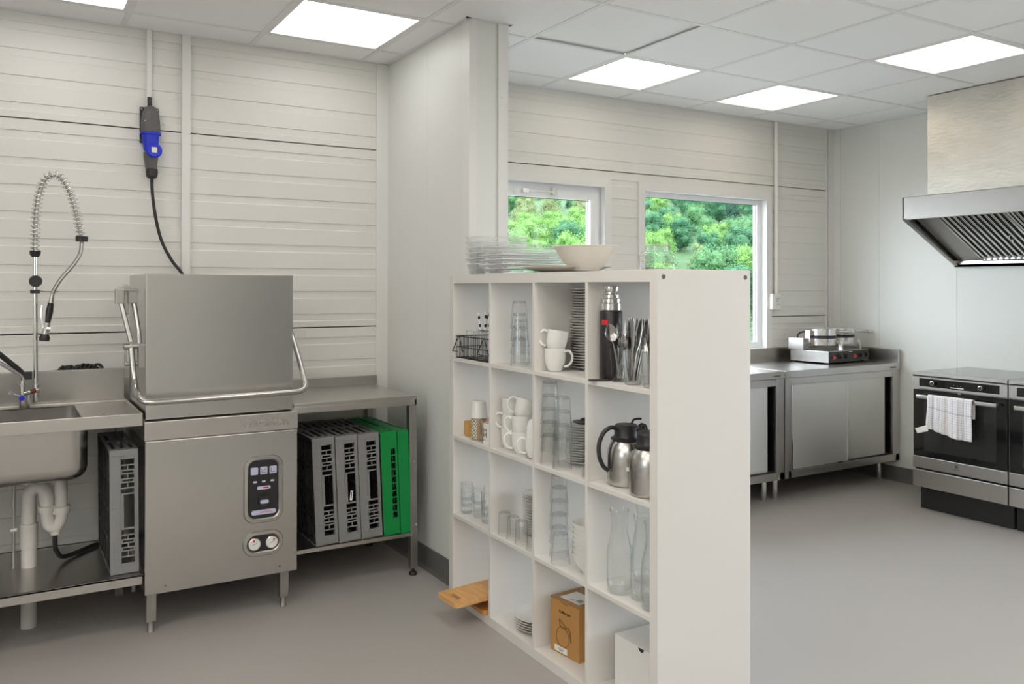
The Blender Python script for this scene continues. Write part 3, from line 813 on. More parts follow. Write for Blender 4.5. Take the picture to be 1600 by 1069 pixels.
for x, y in ((.01, .03), (.01, .54), (1.0, .03), (L - .045, .54)): MB().box(x, x + .035, y, y + .035, 0, .86).build('leg', M_steeld, t, bevel=.002)
mb = MB().lathe([(0, .0), (.030, 0), (.030, .02), (0, .02)], 18, (1.66, .28, .622))
mb.build('drain_fitting', M_black, t)

# ---- drain pipe
t = thing('drain_pipe', 'white plastic sink trap and drain pipe under the sink', 'pipe', (0, 0, 0))
MB().cyl((.209, 3.99, .622), (.209, 3.99, .50), .024, 20).lathe([(.024, 0), (.034, 0), (.036, .028), (.024, .030)], 20, (.209, 3.99, .472)).build('inlet_pipe', M_pvc, t, smooth=40)
tr = spline([(.209, 3.99, .50), (.209, 3.99, .45), (.190, 3.99, .418), (.165, 3.99, .43), (.158, 3.99, .475), (.158, 3.99, .54)], 8)
MB().tube(tr, .025, 18).lathe([(0, 0), (.018, 0), (.020, .012), (.02, .03)], 16, (.189, 3.99, .385)).build('trap_bend', M_pvc, t, smooth=40)
MB().lathe([(.024, 0), (.032, 0), (.033, .022), (.024, .024)], 18, (.158, 3.99, .485)).build('slip_nut', M_pvc, t, smooth=40)
MB().tube(spline([(.158, 3.99, .525), (.150, 4.0, .572), (.125, 4.02, .583), (.098, 4.04, .555), (.095, 4.05, .49), (.095, 4.05, .40)], 8), .028, 18).build('outlet_bend', M_pvc, t, smooth=40)
MB().cyl((.095, 4.05, .43), (.095, 4.05, .0), .029, 20).cyl((.095, 4.05, .43), (.095, 4.05, .33), .033, 20).build('down_pipe', M_pvc, t, smooth=40)
tag(MB().tube(spline([(.189, 3.99, .39), (.188, 3.99, .35), (.195, 4.01, .31), (.23, 4.06, .268), (.36, 4.2, .262), (.47, 4.24, .262)], 8), .0095, 10).build('drain_hose', M_rubber, smooth=50), 'thin black hose leaving the bottom of the white sink trap', 'hose')
for px, lab in ((.04, 'dark vertical water pipe under the sink, left one'), (.088, 'dark vertical water pipe under the sink, next to the white drain pipe')):
    p = thing('water_pipe', lab, 'pipe', (px, 4.04, 0), group='water pipes under the sink')
    MB().cyl((0, 0, .253), (0, 0, .66), .006, 10).build('pipe', M_steeld, p, smooth=40)
    mb = MB()
    for z in ((.60, .54, .51) if px > .05 else (.61,)): mb.cyl((0, 0, z - .009), (0, 0, z + .009), .0095, 8)
    mb.build('fitting', M_steeld, p)
    MB().box(-.012, .012, -.012, -.004, .41, .42).build('pipe_clip', M_whitep, p)

# ---- pre-rinse spray on the sink
PX, PY = .119, 4.10
t = thing('pre_rinse_spray', 'tall chrome pre-rinse spray with coiled spring arching above the sink', 'tap', (PX, PY, .902))
def L_(x, y, z): return (x - PX, y - PY, z - .902)
MB().cyl((0, 0, .02), L_(.115, PY, 1.56), .009, 14).build('riser_pole', M_chrome, t, smooth=40)
path = spline([L_(.115, 4.10, 1.556), L_(.116, 4.10, 1.68), L_(.126, 4.10, 1.79), L_(.149, 4.10, 1.866), L_(.185, 4.10, 1.892), L_(.222, 4.10, 1.866), L_(.254, 4.10, 1.79), L_(.276, 4.10, 1.70), L_(.288, 4.10, 1.632)], 14)
# coil around the path
coil = []; cum = [0]
for a, b in zip(path, path[1:]): cum.append(cum[-1] + (b - a).length)
tot = cum[-1]; turns = 36; n = turns * 12
for i in range(n + 1):
    s = tot * i / n; j = max(k for k in range(len(cum)) if cum[k] <= s + 1e-9); j = min(j, len(path) - 2)
    f = (s - cum[j]) / (cum[j + 1] - cum[j]); p = path[j].lerp(path[j + 1], f); tg = (path[j + 1] - path[j]).normalized()
    n1 = Vector((0, 1, 0)); n2 = tg.cross(n1); a = 2 * PI * turns * i / n
    coil.append(p + (n1 * math.cos(a) + n2 * math.sin(a)) * .018)
MB().tube(coil, .0025, 6).build('coil_spring', M_chrome, t, smooth=60)
MB().tube(path, .0085, 10).build('inner_hose', M_steeld, t, smooth=60)
MB().lathe([(0, -.012), (.013, -.012), (.02, -.004), (.022, .014), (0, .014)], 18, L_(.115, 4.10, 1.552)).build('spring_collar', M_black, t, smooth=35)
e = MB().lathe([(0, -.012), (.024, -.012), (.025, .010), (.012, .012), (0, .012)], 18).build('spring_end_cap', M_black, t, smooth=35); e.location = L_(.291, 4.10, 1.622)
hose = spline([L_(.291, 4.10, 1.612), L_(.286, 4.09, 1.565), L_(.272, 4.08, 1.533), L_(.245, 4.07, 1.492), L_(.215, 4.06, 1.455), L_(.190, 4.05, 1.414), L_(.178, 4.05, 1.385)], 8)
MB().tube(hose, .008, 10).build('spray_hose', M_steeld, t, smooth=60)
w = MB().lathe([(0, -.014), (.025, -.014), (.025, .014), (0, .014)], 18, (0, 0, 0)).build('wall_clamp', M_black, t, smooth=35); w.location = L_(.117, 4.105, 1.437); w.rotation_euler = (PI / 2, 0, 0)
w = MB().box(-.020, .016, -.012, .012, -.008, .008).build('hook_collar', M_black, t, bevel=.002); w.location = L_(.117, 4.10, 1.393)
MB().tube([L_(.13, 4.095, 1.394), L_(.165, 4.07, 1.393), L_(.20, 4.05, 1.393)], .003, 8).build('spray_hook', M_chrome, t)
sp = [L_(.178, 4.05, 1.385), L_(.172, 4.05, 1.345)]
MB().tube(sp, .010, 12, radii=[.008, .011]).build('spray_ferrule', M_chrome, t, smooth=40)
MB().tube([L_(.172, 4.05, 1.345), L_(.167, 4.05, 1.31), L_(.160, 4.05, 1.262)], .012, 14, radii=[.011, .0145, .010]).build('spray_grip', M_black, t, smooth=50)
MB().tube([L_(.160, 4.05, 1.262), L_(.152, 4.05, 1.225), L_(.150, 4.05, 1.21)], .012, 12, radii=[.012, .014, .016]).cyl(L_(.155, 4.03, 1.238), L_(.170, 4.03, 1.236), .010, 12).build('spray_valve', M_chrome, t, smooth=40)
MB().tube(spline([L_(.142, 4.05, 1.24), L_(.137, 4.05, 1.28), L_(.139, 4.05, 1.335)], 6), .004, 8).build('spray_lever', M_chrome, t, smooth=40)
MB().tube([L_(.151, 4.05, 1.218), L_(.149, 4.05, 1.20), L_(.148, 4.05, 1.186)], .02, 16, radii=[.014, .021, .019]).build('spray_head', M_black, t, smooth=40)
# mixer body
MB().cyl(L_(.070, 4.06, .902), L_(.070, 4.06, .945), .0125, 16).cyl(L_(.070, 4.06, .945), L_(.070, 4.06, 1.005), .011, 16).cyl(L_(.070, 4.055, .968), L_(.128, 4.095, .976), .009, 14).cyl(L_(.119, 4.10, .925), L_(.119, 4.10, 1.0), .0125, 14).cyl(L_(.092, 4.075, .902), L_(.092, 4.075, .96), .009, 12).build('mixer_body', M_chrome, t, smooth=40)
MB().lathe([(.010, 0), (.014, .002), (.014, .008), (.010, .010)], 14, L_(.070, 4.06, 1.0)).lathe([(.010, 0), (.013, .002), (.013, .007), (.010, .009)], 14, L_(.119, 4.10, .995)).build('union_nut', M_chrome, t, smooth=40)
MB().cyl(L_(.067, 4.045, .954), L_(.067, 4.028, .953), .0105, 16).build('blue_cap', M_blue, t, smooth=40)
MB().cyl(L_(.100, 4.07, .974), L_(.115, 4.08, .977), .0098, 14).build('red_band', mat('dull_red_enamel', (.16, .02, .015), .4), t)
MB().tube([L_(.064, 4.04, .957), L_(.042, 4.035, .968), L_(.024, 4.03, .980)], .005, 10, radii=[.004, .005, .007]).build('tap_lever', M_chrome, t, smooth=40)
MB().tube(arc([L_(.070, 4.06, 1.005), L_(.072, 4.06, 1.035), L_(.015, 4.035, 1.085), L_(-.10, 3.98, 1.16), L_(-.16, 3.95, 1.17), L_(-.17, 3.945, 1.13)], .03), .0085, 12).build('swivel_spout', M_chrome, t, smooth=50)
tag(MB().tube(arc([(.078, 4.075, 1.040), (.060, 4.07, 1.065), (-.02, 4.04, 1.145), (-.12, 3.99, 1.235)], .02), .011, 12, radii=None).box(.068, .104, 4.062, 4.092, 1.026, 1.058).build('black_brush', M_black, smooth=40), 'black plastic brush leaning by the tap at the left edge', 'brush')
# dark gloves lying behind the splashback
gl = MB()
rg = random.Random(3)
for i in range(9):
    x = .235 + .017 * i
    gl.tube(spline([(x - .02, 4.325, 1.036), (x - .008, 4.33, 1.048 + rg.uniform(-.004, .010)), (x + .012, 4.335, 1.047 + rg.uniform(-.006, .008)), (x + .026, 4.33, 1.036)], 4), .0065, 7)
gl.box(.20, .40, 4.312, 4.36, 1.020, 1.036)
gl.tube([(.212, 4.325, 1.034), (.228, 4.33, 1.05), (.236, 4.33, 1.054)], .006, 7)
tag(gl.build('rubber_glove', M_rubber, smooth=60), 'crumpled black rubber gloves on the ledge behind the sink splashback', 'gloves')
tag(MB().box(-1.4, .47, 4.299, 4.409, 1.005, 1.020).build('wall_ledge', M_trimw), 'narrow white ledge behind the sink splashback', 'ledge')

# ---- blue wall socket and plug, cable, trunking
t = thing('wall_socket', 'grey and blue industrial wall socket high above the dishwasher', 'socket', (.604, YB, 2.205))
MB().box(-.045, .040, -.012, 0, -.098, .075).build('mounting_plate', M_black, t, bevel=.003)
mb = MB().lathe([(0, -.0), (.044, 0), (.043, .05), (.038, .095), (.026, .122), (.012, .13), (0, .13)], 24, (0, -.035, -.052), 1, .85)
mb.build('socket_housing', M_grayp, t, smooth=50)
MB().lathe([(.046, 0), (.048, .002), (.048, .011), (.046, .013)], 24, (0, -.035, -.062), 1, .85).build('socket_rim', M_blue, t, smooth=40)
MB().lathe([(0, -.08), (.032, -.08), (.039, -.03), (.041, 0)], 24, (0, -.035, -.055), 1, .85).build('socket_sleeve', M_blue, t, smooth=40)
f = MB().lathe([(0, 0), (.036, 0), (.037, .006), (.030, .014), (0, .016)], 28).build('flap_lid', M_blue, t, smooth=45); f.rotation_euler = (PI / 2 - .1, 0, 0); f.location = (.010, -.068, -.140)
l = MB().box(-.012, .012, -.0006, .0004, -.013, .013).build('flap_sticker', M_paper, f); l.rotation_euler = (-PI / 2, 0, 0); l.location = (0, 0, .0165)
MB().lathe([(0, 0), (.010, 0), (.010, .05), (0, .05)], 12, (-.004, -.03, .07)).build('cable_gland', M_black, t, smooth=40)
MB().cyl((-.028, -.066, .0), (-.028, -.070, .0), .003, 8).cyl((.034, -.013, .066), (.034, -.015, .066), .004, 8).cyl((-.038, -.013, .066), (-.038, -.015, .066), .004, 8).cyl((-.038, -.013, -.088), (-.038, -.015, -.088), .004, 8).build('screw', M_chrome, t)
t = thing('power_plug', 'grey and black power plug pushed into the blue wall socket from below', 'plug', (.606, YB - .035, 2.0))
MB().lathe([(0, 0), (.020, 0), (.026, .03), (.033, .075), (.034, .10), (0, .10)], 20, (0, 0, -.04)).build('plug_body', M_grayp, t, smooth=45)
MB().lathe([(0, 0), (.015, 0), (.025, .008), (.028, .03), (.027, .045), (0, .045)], 20, (.004, 0, -.065)).build('plug_collar', M_black, t, smooth=40)
cab = spline([(.610, 4.375, 1.945), (.613, 4.372, 1.86), (.628, 4.365, 1.74), (.655, 4.36, 1.63), (.70, 4.355, 1.54), (.742, 4.34, 1.48), (.775, 4.29, 1.40), (.80, 4.24, 1.2), (.80, 4.27, .9)], 8)
tag(MB().tube(cab, .0075, 10).build('power_cable', M_rubber, smooth=60), 'black power cable hanging from the wall plug down behind the dishwasher', 'cable')
tag(MB().box(.589, .612, YB - .016, YB - .001, 2.315, H).build('cable_trunking', M_trimw, bevel=.002), 'narrow white cable trunking running from the ceiling to the blue wall socket', 'trunking')
t = tag(MB().tube([(4.947, 4.393, 1.37), (4.947, 4.393, H)], .017, 12).build('conduit_pipe', M_whitep, smooth=40), 'white vertical conduit on the wall to the right of the window', 'conduit')
t = thing('wall_outlet', 'white double wall outlet at the foot of the white conduit', 'outlet', (4.93, YB, 1.31))
MB().box(-.055, .040, -.045, 0, -.058, .058).build('outlet_box', M_whitep, t, bevel=.004)
for z in (.024, -.024):
    o = MB().lathe([(.0, .0), (.017, .0), (.018, .004), (.021, .004), (.021, 0)], 20).build('socket_face', M_trimw, t, smooth=40); o.rotation_euler = (PI / 2, 0, 0); o.location = (.008, -.046, z)
    MB().cyl((-.006, 0, .0), (-.006, 0, .0025), .0028, 8).cyl((.006, 0, .0), (.006, 0, .0025), .0028, 8).build('pin_hole', M_black, o)
# ================================================================ open cube shelving unit and what stands on it
KA, KX, KY = -1.5905, 1.7497, 3.4611
_c, _s2 = math.cos(KA), math.sin(KA)
def K(u, v, z=0): return (KX + u * _c - v * _s2, KY + u * _s2 + v * _c, z)
S1, S2, S3, S4, ST = 1.0955, .7435, .3915, .0395, 1.4705      # shelf levels, top first
t = thing('cube_shelving_unit', 'tall white open cube shelving unit, four by four, at the partition end', 'shelving unit', (KX, KY, 0), KA)
D = .39
MB().box(.0395, 1.4305, 0, D, 1.431, 1.47).build('top_board', M_lam, t, bevel=.0012)
MB().box(.0395, 1.4305, 0, D, 0, .039).build('bottom_board', M_lam, t, bevel=.0012)
for a in (0, 1.431):
    sp = MB().box(a, a + .039, -.0004, D + .0004, .0, 1.4704).build('side_panel', M_lam, t, bevel=.0012)
    if a > 1:
        for v in (.022, .368): q = MB().lathe([(.0, .0006), (.0035, .0006), (.0042, .0012), (.0075, .0012), (.0078, 0)], 16).build('screw', M_grayp, sp); q.rotation_euler = (0, PI / 2, 0); q.location = (1.47, v, 1.447)
for i in range(3):
    MB().box(.039, 1.431, .001, D - .001, .375 + .352 * i, .391 + .352 * i).build('shelf', M_lam, t, bevel=.0008)
for i in range(3):
    a = .375 + .352 * i
    for k in range(4):
        MB().box(a, a + .016, .001, D - .001, .0392 + .352 * k, .3748 + .352 * k if k < 3 else 1.4308).build('divider', M_lam, t, bevel=.0008)

# ---- prototypes (local z up, base at z=0)
def tumbler_proto(name, label, cat, h, rb, rt_, base=.008, round_=.0, m=G_clear, seg=28):
    mb = MB()
    prof = [(0, 0), (rb * .9 if not round_ else rb - round_ * .8, 0), (rb, .003 if not round_ else round_ * .6)]
    if round_: prof += [(rb + (rt_ - rb) * .1, round_ * 1.5)]
    prof += [(rb + (rt_ - rb) * k / 5, max(round_ * 1.5, .003) + (h - max(round_ * 1.5, .003)) * k / 5) for k in range(1, 6)]
    mb.lathe(prof, seg)
    mb.lathe([(rt_, h - .0012), (rt_ + .0009, h), (rt_ - .0004, h + .0008), (rt_ - .0014, h - .001)], seg)
    mb.lathe([(0, base), (rb * .86, base), (rb * .93, base + .003)], seg)
    if not round_: mb.lathe([(rb * .93, 0), (rb * .95, base * .6), (rb * .80, base)], seg)
    o = mb.build(name, m, smooth=55)
    return tag(o, label, cat)
FLIP = PI
protos = {}
def put(proto, u, v, z, label, group, up=True, h=0, rz=0, tilt=0):
    """first use moves the prototype, later uses copy it"""
    key = proto.name
    rot = (FLIP + tilt, 0, rz + KA) if not up else (tilt, 0, rz + KA)
    loc = K(u, v, z + (0 if up else h))
    if key not in protos:
        protos[key] = 1; proto.location = loc; proto.rotation_euler = rot; proto['label'] = label
        if group: proto['group'] = group
        return proto
    return dup(proto, loc, label=label, group=group, rot=rot)
def stack(proto, n, u, v, z, pitch, label, group, up=True, h=0, jit=.001, seed=1, rz=0):
    r = random.Random(seed)
    out = []
    for i in range(n):                      # i from the bottom
        out.append(put(proto, u + r.uniform(-jit, jit), v + r.uniform(-jit, jit), z + i * pitch, label % pos(n - 1 - i, n), group, up, h, rz + r.uniform(-.3, .3) * (jit > 0)))
    return out

tall = tumbler_proto('drinking_glass', '', 'glass', .112, .0275, .0365)
stack(tall, 4, .531, .058, S1, .0505, 'upside-down clear glass, front stack of four on the top row, %s', 'glasses of the front stack on the top row', False, .112)
stack(tall, 3, .440, .120, S1, .036, 'upside-down clear glass, short rear stack on the top row, %s', 'glasses of the short stack on the top row', False, .112, seed=2)
stack(tall, 5, .776, .050, S2, .0505, 'upside-down clear glass, left stack on the second row, %s', 'glasses of the left stack on the second row', False, .112, seed=3)
stack(tall, 4, .872, .044, S2, .0515, 'upside-down clear glass, right stack on the second row, %s', 'glasses of the right stack on the second row', False, .112, seed=4)
put(tall, 1.036, .062, S2, 'upside-down clear glass at the divider next to the jugs, lower of two', 'glasses beside the jugs', False, .112)
put(tall, 1.036, .062, S2 + .0505, 'upside-down clear glass at the divider next to the jugs, upper of two', 'glasses beside the jugs', False, .112)
stack(tall, 5, .786, .085, S3, .0505, 'upside-down clear glass, tall left stack on the third row, %s', 'glasses of the tall left stack on the third row', False, .112, seed=5)
stack(tall, 5, .885, .180, S3, .0500, 'upside-down clear glass, stack behind the white bowls, %s', 'glasses of the stack behind the bowls', False, .112, seed=6)
put(tall, .862, .042, S3, 'single clear drinking glass upside down in front of the stacks, left of the white bowls', None, False, .112)

rnd = tumbler_proto('round_based_glass', '', 'glass', .095, .024, .0275, .006, .010)
for k, (u, v, w) in enumerate(((.443, .040, 'leftmost in the front row of four'), (.515, .040, 'second from the left in the front row of four'), (.586, .038, 'third from the left in the front row of four'), (.672, .040, 'rightmost in the front row of four'))):
    put(rnd, u, v, S3, 'small upside-down glass, third row, ' + w, 'small upside-down glasses on the third row', False, .095)

# short beaded stacking glasses
mb = MB().lathe([(0, 0), (.021, 0), (.024, .004), (.0255, .038), (.0285, .042), (.0285, .046), (.0262, .050), (.0268, .076)], 26).lathe([(.0268, .075), (.0278, .0765), (.0260, .0768)], 26).lathe([(0, .008), (.021, .008), (.0235, .012)], 26)
short = tag(mb.build('stacking_glass', G_thick, smooth=50), '', 'glass')
stack(short, 3, .070, .055, S3, .030, 'short stacking glass, front left stack on the third row, %s', 'stacking glasses of the left stack', True, seed=7)
stack(short, 3, .160, .070, S3, .030, 'short stacking glass, front middle stack on the third row, %s', 'stacking glasses of the middle stack', True, seed=8)
stack(short, 3, .255, .060, S3, .030, 'short stacking glass, stack half hidden by the divider, %s', 'stacking glasses of the right stack', True, seed=9)
stack(short, 3, .205, .190, S3, .034, 'short stacking glass, rear stack on the third row, %s', 'stacking glasses of the rear stack', True, seed=10)

# saucers
mb = MB().lathe([(0, .002), (.022, .002), (.023, 0), (.026, .0), (.027, .003), (.045, .006), (.0695, .0135), (.0705, .0150), (.0690, .0155), (.045, .0085), (.028, .0058), (0, .0055)], 40)
sau = tag(mb.build('saucer', M_cer, smooth=35), '', 'saucer')
rs = random.Random(21)
n = 30
for i in range(n):
    off = .004 * math.sin(i * .35) + (.006 if i > 21 else 0)
    put(sau, .800 + off, .212 + rs.uniform(-.0015, .0015), S1 + i * .0103, 'white saucer in the tallest pile beside two mugs, %s' % pos(n - 1 - i, n), 'saucers of the very tall pile')
n = 15
for i in range(n):
    put(sau, .845 + rs.uniform(-.0015, .0015), .160 + rs.uniform(-.0015, .0015), S2 + i * .0098, 'white saucer in the pile left of the coffee jugs, %s' % pos(n - 1 - i, n), 'saucers of the pile on the second row')
tag(MB().lathe([(0, 0), (.030, 0), (.045, .006), (.046, .010), (.02, .014), (.012, .022), (0, .023)], 24).build('jug_lid', M_black, smooth=40), 'black plastic lid lying on the pile of saucers beside the jugs', 'lid', loc=K(.850, .160, S2 + 14 * .0098 + .0158))
n = 15
for i in range(n):
    put(sau, .508 + .003 * math.sin(i * .5), .170 + rs.uniform(-.0012, .0012), S3 + i * .0113, 'white saucer in the pile behind the small round-based glasses, %s' % pos(n - 1 - i, n), 'saucers of the pile on the third row')

# dinner plates
mb = MB().lathe([(0, .003), (.055, .003), (.057, 0), (.062, 0), (.064, .004), (.085, .008), (.108, .017), (.1095, .0187), (.1075, .0192), (.084, .0105), (.066, .0072), (0, .0068)], 48)
pl = tag(mb.build('dinner_plate', M_cer, smooth=35), '', 'plate')
for i in range(5):
    put(pl, .588 + rs.uniform(-.003, .003), .128, S4 + i * .0098, 'white dinner plate in the low pile on the bottom row, %s' % pos(4 - i, 5), 'dinner plates on the bottom row')

# bowls
mb = MB().lathe([(0, .003), (.020, .003), (.021, 0), (.027, 0), (.029, .004), (.045, .020), (.058, .045), (.0625, .066), (.0645, .070), (.0625, .0705), (.0600, .064), (.055, .046), (.042, .022), (.025, .0065), (0, .006)], 40)
bw = tag(mb.build('cereal_bowl', M_cer, smooth=35), '', 'bowl')
for i in range(7):
    put(bw, .995 + rs.uniform(-.001, .001), .080, S3 + i * .0180, 'white bowl in the nested pile on the third row, %s' % pos(6 - i, 7), 'nested bowls on the third row')
for i in range(4):
    put(bw, .640, .170, S1 + i * .0180, 'white bowl, pile behind the glasses on the top row, %s' % pos(3 - i, 4), 'nested bowls on the top row')
stack(tall, 2, .655, .300, S1, .052, 'clear glass at the back of the top row beside bowls, %s of two', 'glasses at the back of the top row', False, .112, seed=12)

# mugs
def make_mug(name, body_m, hb, rt_, rb, label, cat='mug', bevel_top=False, patterned=False):
    t = thing(name, label, cat)
    w = .0032
    mb = MB().lathe([(0, .002), (rb * .82, .002), (rb * .86, 0), (rb, .001), (rb + (rt_ - rb) * .35, .010), (rt_ * .94, .030), (rt_ * .985, hb * .6), (rt_, hb - .001), (rt_ - w * .5, hb), (rt_ - w, hb - .001), (rt_ * .985 - w, hb * .6), (rt_ * .94 - w, .032), (rb, .010), (0, .007)], 36)
    mb.build('mug_body', body_m, t, smooth=40)
    hp = spline([(rt_ * .97, 0, hb * .86), (rt_ + .016, 0, hb * .90), (rt_ + .029, 0, hb * .72), (rt_ + .027, 0, hb * .45), (rt_ + .013, 0, hb * .26), (rt_ * .93, 0, hb * .22)], 7)
    h = MB().tube(hp, .0048, 10).build('handle', body_m, t, smooth=60)
    return t
mug = make_mug('coffee_mug', M_cer, .087, .0405, .025, '')
HR = math.radians
def mugput(u, v, z, lab, rz, tx=0, ty=0, grp='white mugs on the second row'):
    rot = (Matrix.Rotation(rz + KA, 4, 'Z') ) 
    R = Matrix.Rotation(tx, 4, 'X') @ Matrix.Rotation(ty, 4, 'Y') @ rot
    e = R.to_euler()
    if 'mug' not in protos:
        protos['mug'] = 1; mug.location = K(u, v, z); mug.rotation_euler = e; mug['label'] = lab; mug['group'] = grp; return mug
    return dup(mug, K(u, v, z), label=lab, group=grp, rot=tuple(e))
# camera-right direction is world angle -31 deg
RIGHT = HR(-31) - KA; LEFT = HR(149) - KA
mugput(.788, .065, S1, 'white mug standing on the top row, its handle to the right, under a tilted mug', RIGHT + HR(-25), grp='two mugs beside the tall saucer pile')
mugput(.786, .064, S1 + .0690, 'white mug tilted on top of another mug on the top row, handle to the left', LEFT + HR(-20), HR(5), HR(9), grp='two mugs beside the tall saucer pile')
mugput(.438, .072, S2, 'white mug at the bottom of the left column of mugs on the second row', RIGHT + HR(-20))
mugput(.436, .070, S2 + .062, 'white mug in the middle of the left column of mugs on the second row', RIGHT + HR(160), HR(3), HR(5))
mugput(.444, .072, S2 + .124, 'white mug on top of the left column of mugs on the second row', RIGHT + HR(120))
mugput(.548, .060, S2, 'white mug at the bottom of the middle column of mugs on the second row', LEFT + HR(-5))
mugput(.546, .060, S2 + .065, 'white mug in the middle of the middle column of mugs on the second row', LEFT + HR(-12))
mugput(.540, .062, S2 + .134, 'white mug tilted on top of the middle column of mugs on the second row', LEFT + HR(-10), HR(6), HR(15))
mugput(.655, .058, S2, 'white mug at the bottom of the right column of mugs on the second row', LEFT + HR(10))
mugput(.655, .062, S2 + .152, 'white mug upside down on the right column of mugs on the second row', RIGHT + HR(10), HR(180), HR(0))
mugput(.560, .185, S2, 'white mug standing behind the other mugs on the second row, lower one', RIGHT)
mugput(.560, .185, S2 + .065, 'white mug standing behind the other mugs on the second row, upper one', RIGHT + HR(30))

# leftmost cell, second row
t = tag(MB().prism(rr_poly(-.019, .019, 0, .068, .006, 4), 'y', -.017, .017).build('wooden_block', M_wood, bevel=.003), 'small orange-brown wooden block with rounded corners, left end of the second row', 'block', loc=K(.085, .055, S2), rot=(0, 0, HR(-20)))
t = thing('patterned_mug', 'brown mug with a cream maze pattern, a white cup upside down on it', 'mug', K(.185, .055, S2), HR(-58))
t_r = .0335
MB().lathe([(0, .002), (.028, .002), (.029, 0), (.0325, .001), (.0335, .006), (.0345, .094), (.0335, .0955), (.0315, .094), (.0305, .008), (0, .006)], 36).build('mug_body', M_mugb, t, smooth=35)
MB().lathe([(.0341, .007), (.0352, .092)], 20, a0=HR(190), a1=HR(286)).build('pattern_band', M_zig, t, smooth=60)
MB().tube(spline([(.024, -.026, .088), (.040, -.040, .078), (.050, -.050, .045), (.048, -.048, .018), (.036, -.038, .012), (.028, -.030, .026)], 7), .006, 10, radii=None).build('handle', M_mugb, t, smooth=60)
t = tag(MB().lathe([(0, .0735), (.025, .0735), (.0295, .071), (.032, .06), (.0375, .010), (.0380, .0), (.0365, 0), (.0355, .010), (.030, .058), (.026, .069), (0, .070)], 36).build('white_cup', M_cer, smooth=35), 'white ceramic cup placed upside down over the patterned brown mug', 'cup', loc=K(.185, .055, S2 + .0958))
t = thing('lettered_mug', 'white mug with dark lettering and red dots, half hidden behind the first divider', 'mug', K(.300, .055, S2), HR(-31))
MB().lathe([(0, .002), (.030, .002), (.033, 0), (.0345, .004), (.0345, .086), (.033, .088), (.0315, .086), (.031, .008), (0, .006)], 36).build('mug_body', M_cer, t, smooth=35)
mb = MB()
for k in range(5):
    a = HR(232 - 16 * k)
    for z0, hh in ((.052, .014), (.030, .018)):
        c, s_ = math.cos(a) * .0347, math.sin(a) * .0347
        mb.cyl((c, s_, z0), (c * 1.0, s_, z0 + hh), .0014, 5)
        if k % 2 == 0: mb.cyl((c, s_, z0 + hh), (math.cos(a - .2) * .0347, math.sin(a - .2) * .0347, z0 + hh * .4), .0011, 5)
mb.build('lettering', M_ink, t)
mb = MB()
for k in range(9):
    a = HR(240 - 9 * k); mb.lathe([(0, -.0016), (.0016, 0), (0, .0016)], 6, (math.cos(a) * .0346, math.sin(a) * .0346, .016))
mb.build('red_dots', M_red, t)
stack(tall, 3, .272, .150, S2, .0505, 'clear glass in the stack behind the lettered mug, %s', 'glasses at the back of the leftmost cell', False, .112, seed=14)
tag(MB().lathe([(0, 0), (.010, 0), (.013, .008), (.013, .018), (.008, .026), (0, .028)], 16).build('red_stopper', M_red, smooth=50), 'small red cap lying on the lettered mug at the first divider', 'cap', loc=K(.292, .055, S2 + .088))

# wire basket with glasses and striped straws (leftmost cell, top row)
t = thing('wire_basket', 'black wire basket at the left end of the top row, holding glasses with straws', 'basket', K(.205, .085, S1), KA)
bx0, bx1, by0, by1, bz = -.155, .155, -.075, .100, .098
mb = MB()
for z in (.002, .050, bz):
    mb.tube([(bx0, by0, z), (bx1, by0, z), (bx1, by1, z), (bx0, by1, z), (bx0, by0, z)], .0018 if z < bz else .0024, 6)
for i in range(19):
    x = bx0 + (bx1 - bx0) * i / 18
    mb.tube([(x, by0, bz), (x, by0, .008), (x, by0 + .006, .002), (x, by1 - .006, .002), (x, by1, .008), (x, by1, bz)], .0013, 5)
for i in range(1, 9):
    y = by0 + (by1 - by0) * i / 9
    for x in (bx0, bx1): mb.tube([(x, y, 0.002), (x, y, bz)], .0013, 5)
mb.build('wire_frame', M_wire, t, smooth=60)
mb = MB()
for x in (bx0 + .035, bx1 - .035):
    mb.tube(arc([(x - .05, by0 - .012, .030), (x, by0 - .004, bz + .006), (x + .055, by0 - .012, .030)], .008, 5), .0022, 6)
    mb.tube([(x - .05, by0 - .012, .030), (x + .0, by0 - .012, .030)], .0018, 6)
mb.build('folded_handle', M_wire, t, smooth=60)
bglass = tumbler_proto('milk_glass', '', 'glass', .120, .026, .031, .007, .012)
straws = None
gp_ = [(.145, .045, 'left'), (.215, .045, 'middle'), (.290, .045, 'right'), (.18, .115, 'back left'), (.262, .115, 'back right')]
for u, v, w in gp_:
    put(bglass, u, v, S1 + .004, 'clear glass in the black wire basket, the %s one' % w, 'glasses in the wire basket')
tray = MB().lathe([(0, .0), (.060, .0), (.075, .006), (.076, .009), (.060, .004), (0, .004)], 36, sx=1.0, sy=.6).build('lid_tray', M_chrome, smooth=40)
tag(tray, 'thin shiny oval tray resting on the glasses in the wire basket', 'tray', loc=K(.268, .062, S1 + .1262), rot=(0, 0, KA))
def straw(a, b, rnd_):
    t = MB(); a = Vector(a); b = Vector(b)
    N = 8
    t.m = 0; t.tube([a, b], .0042, 8)
    t.m = 1
    d = (b - a)
    for k in range(2):
        t.tube([a + d * (.08 + .5 * k), a + d * (.22 + .5 * k), a + d * (.36 + .5 * k)], .0040, 8, radii=[.0030, .0058, .0036])
    return t.build('striped_straw', [M_whitep, M_black], smooth=50)
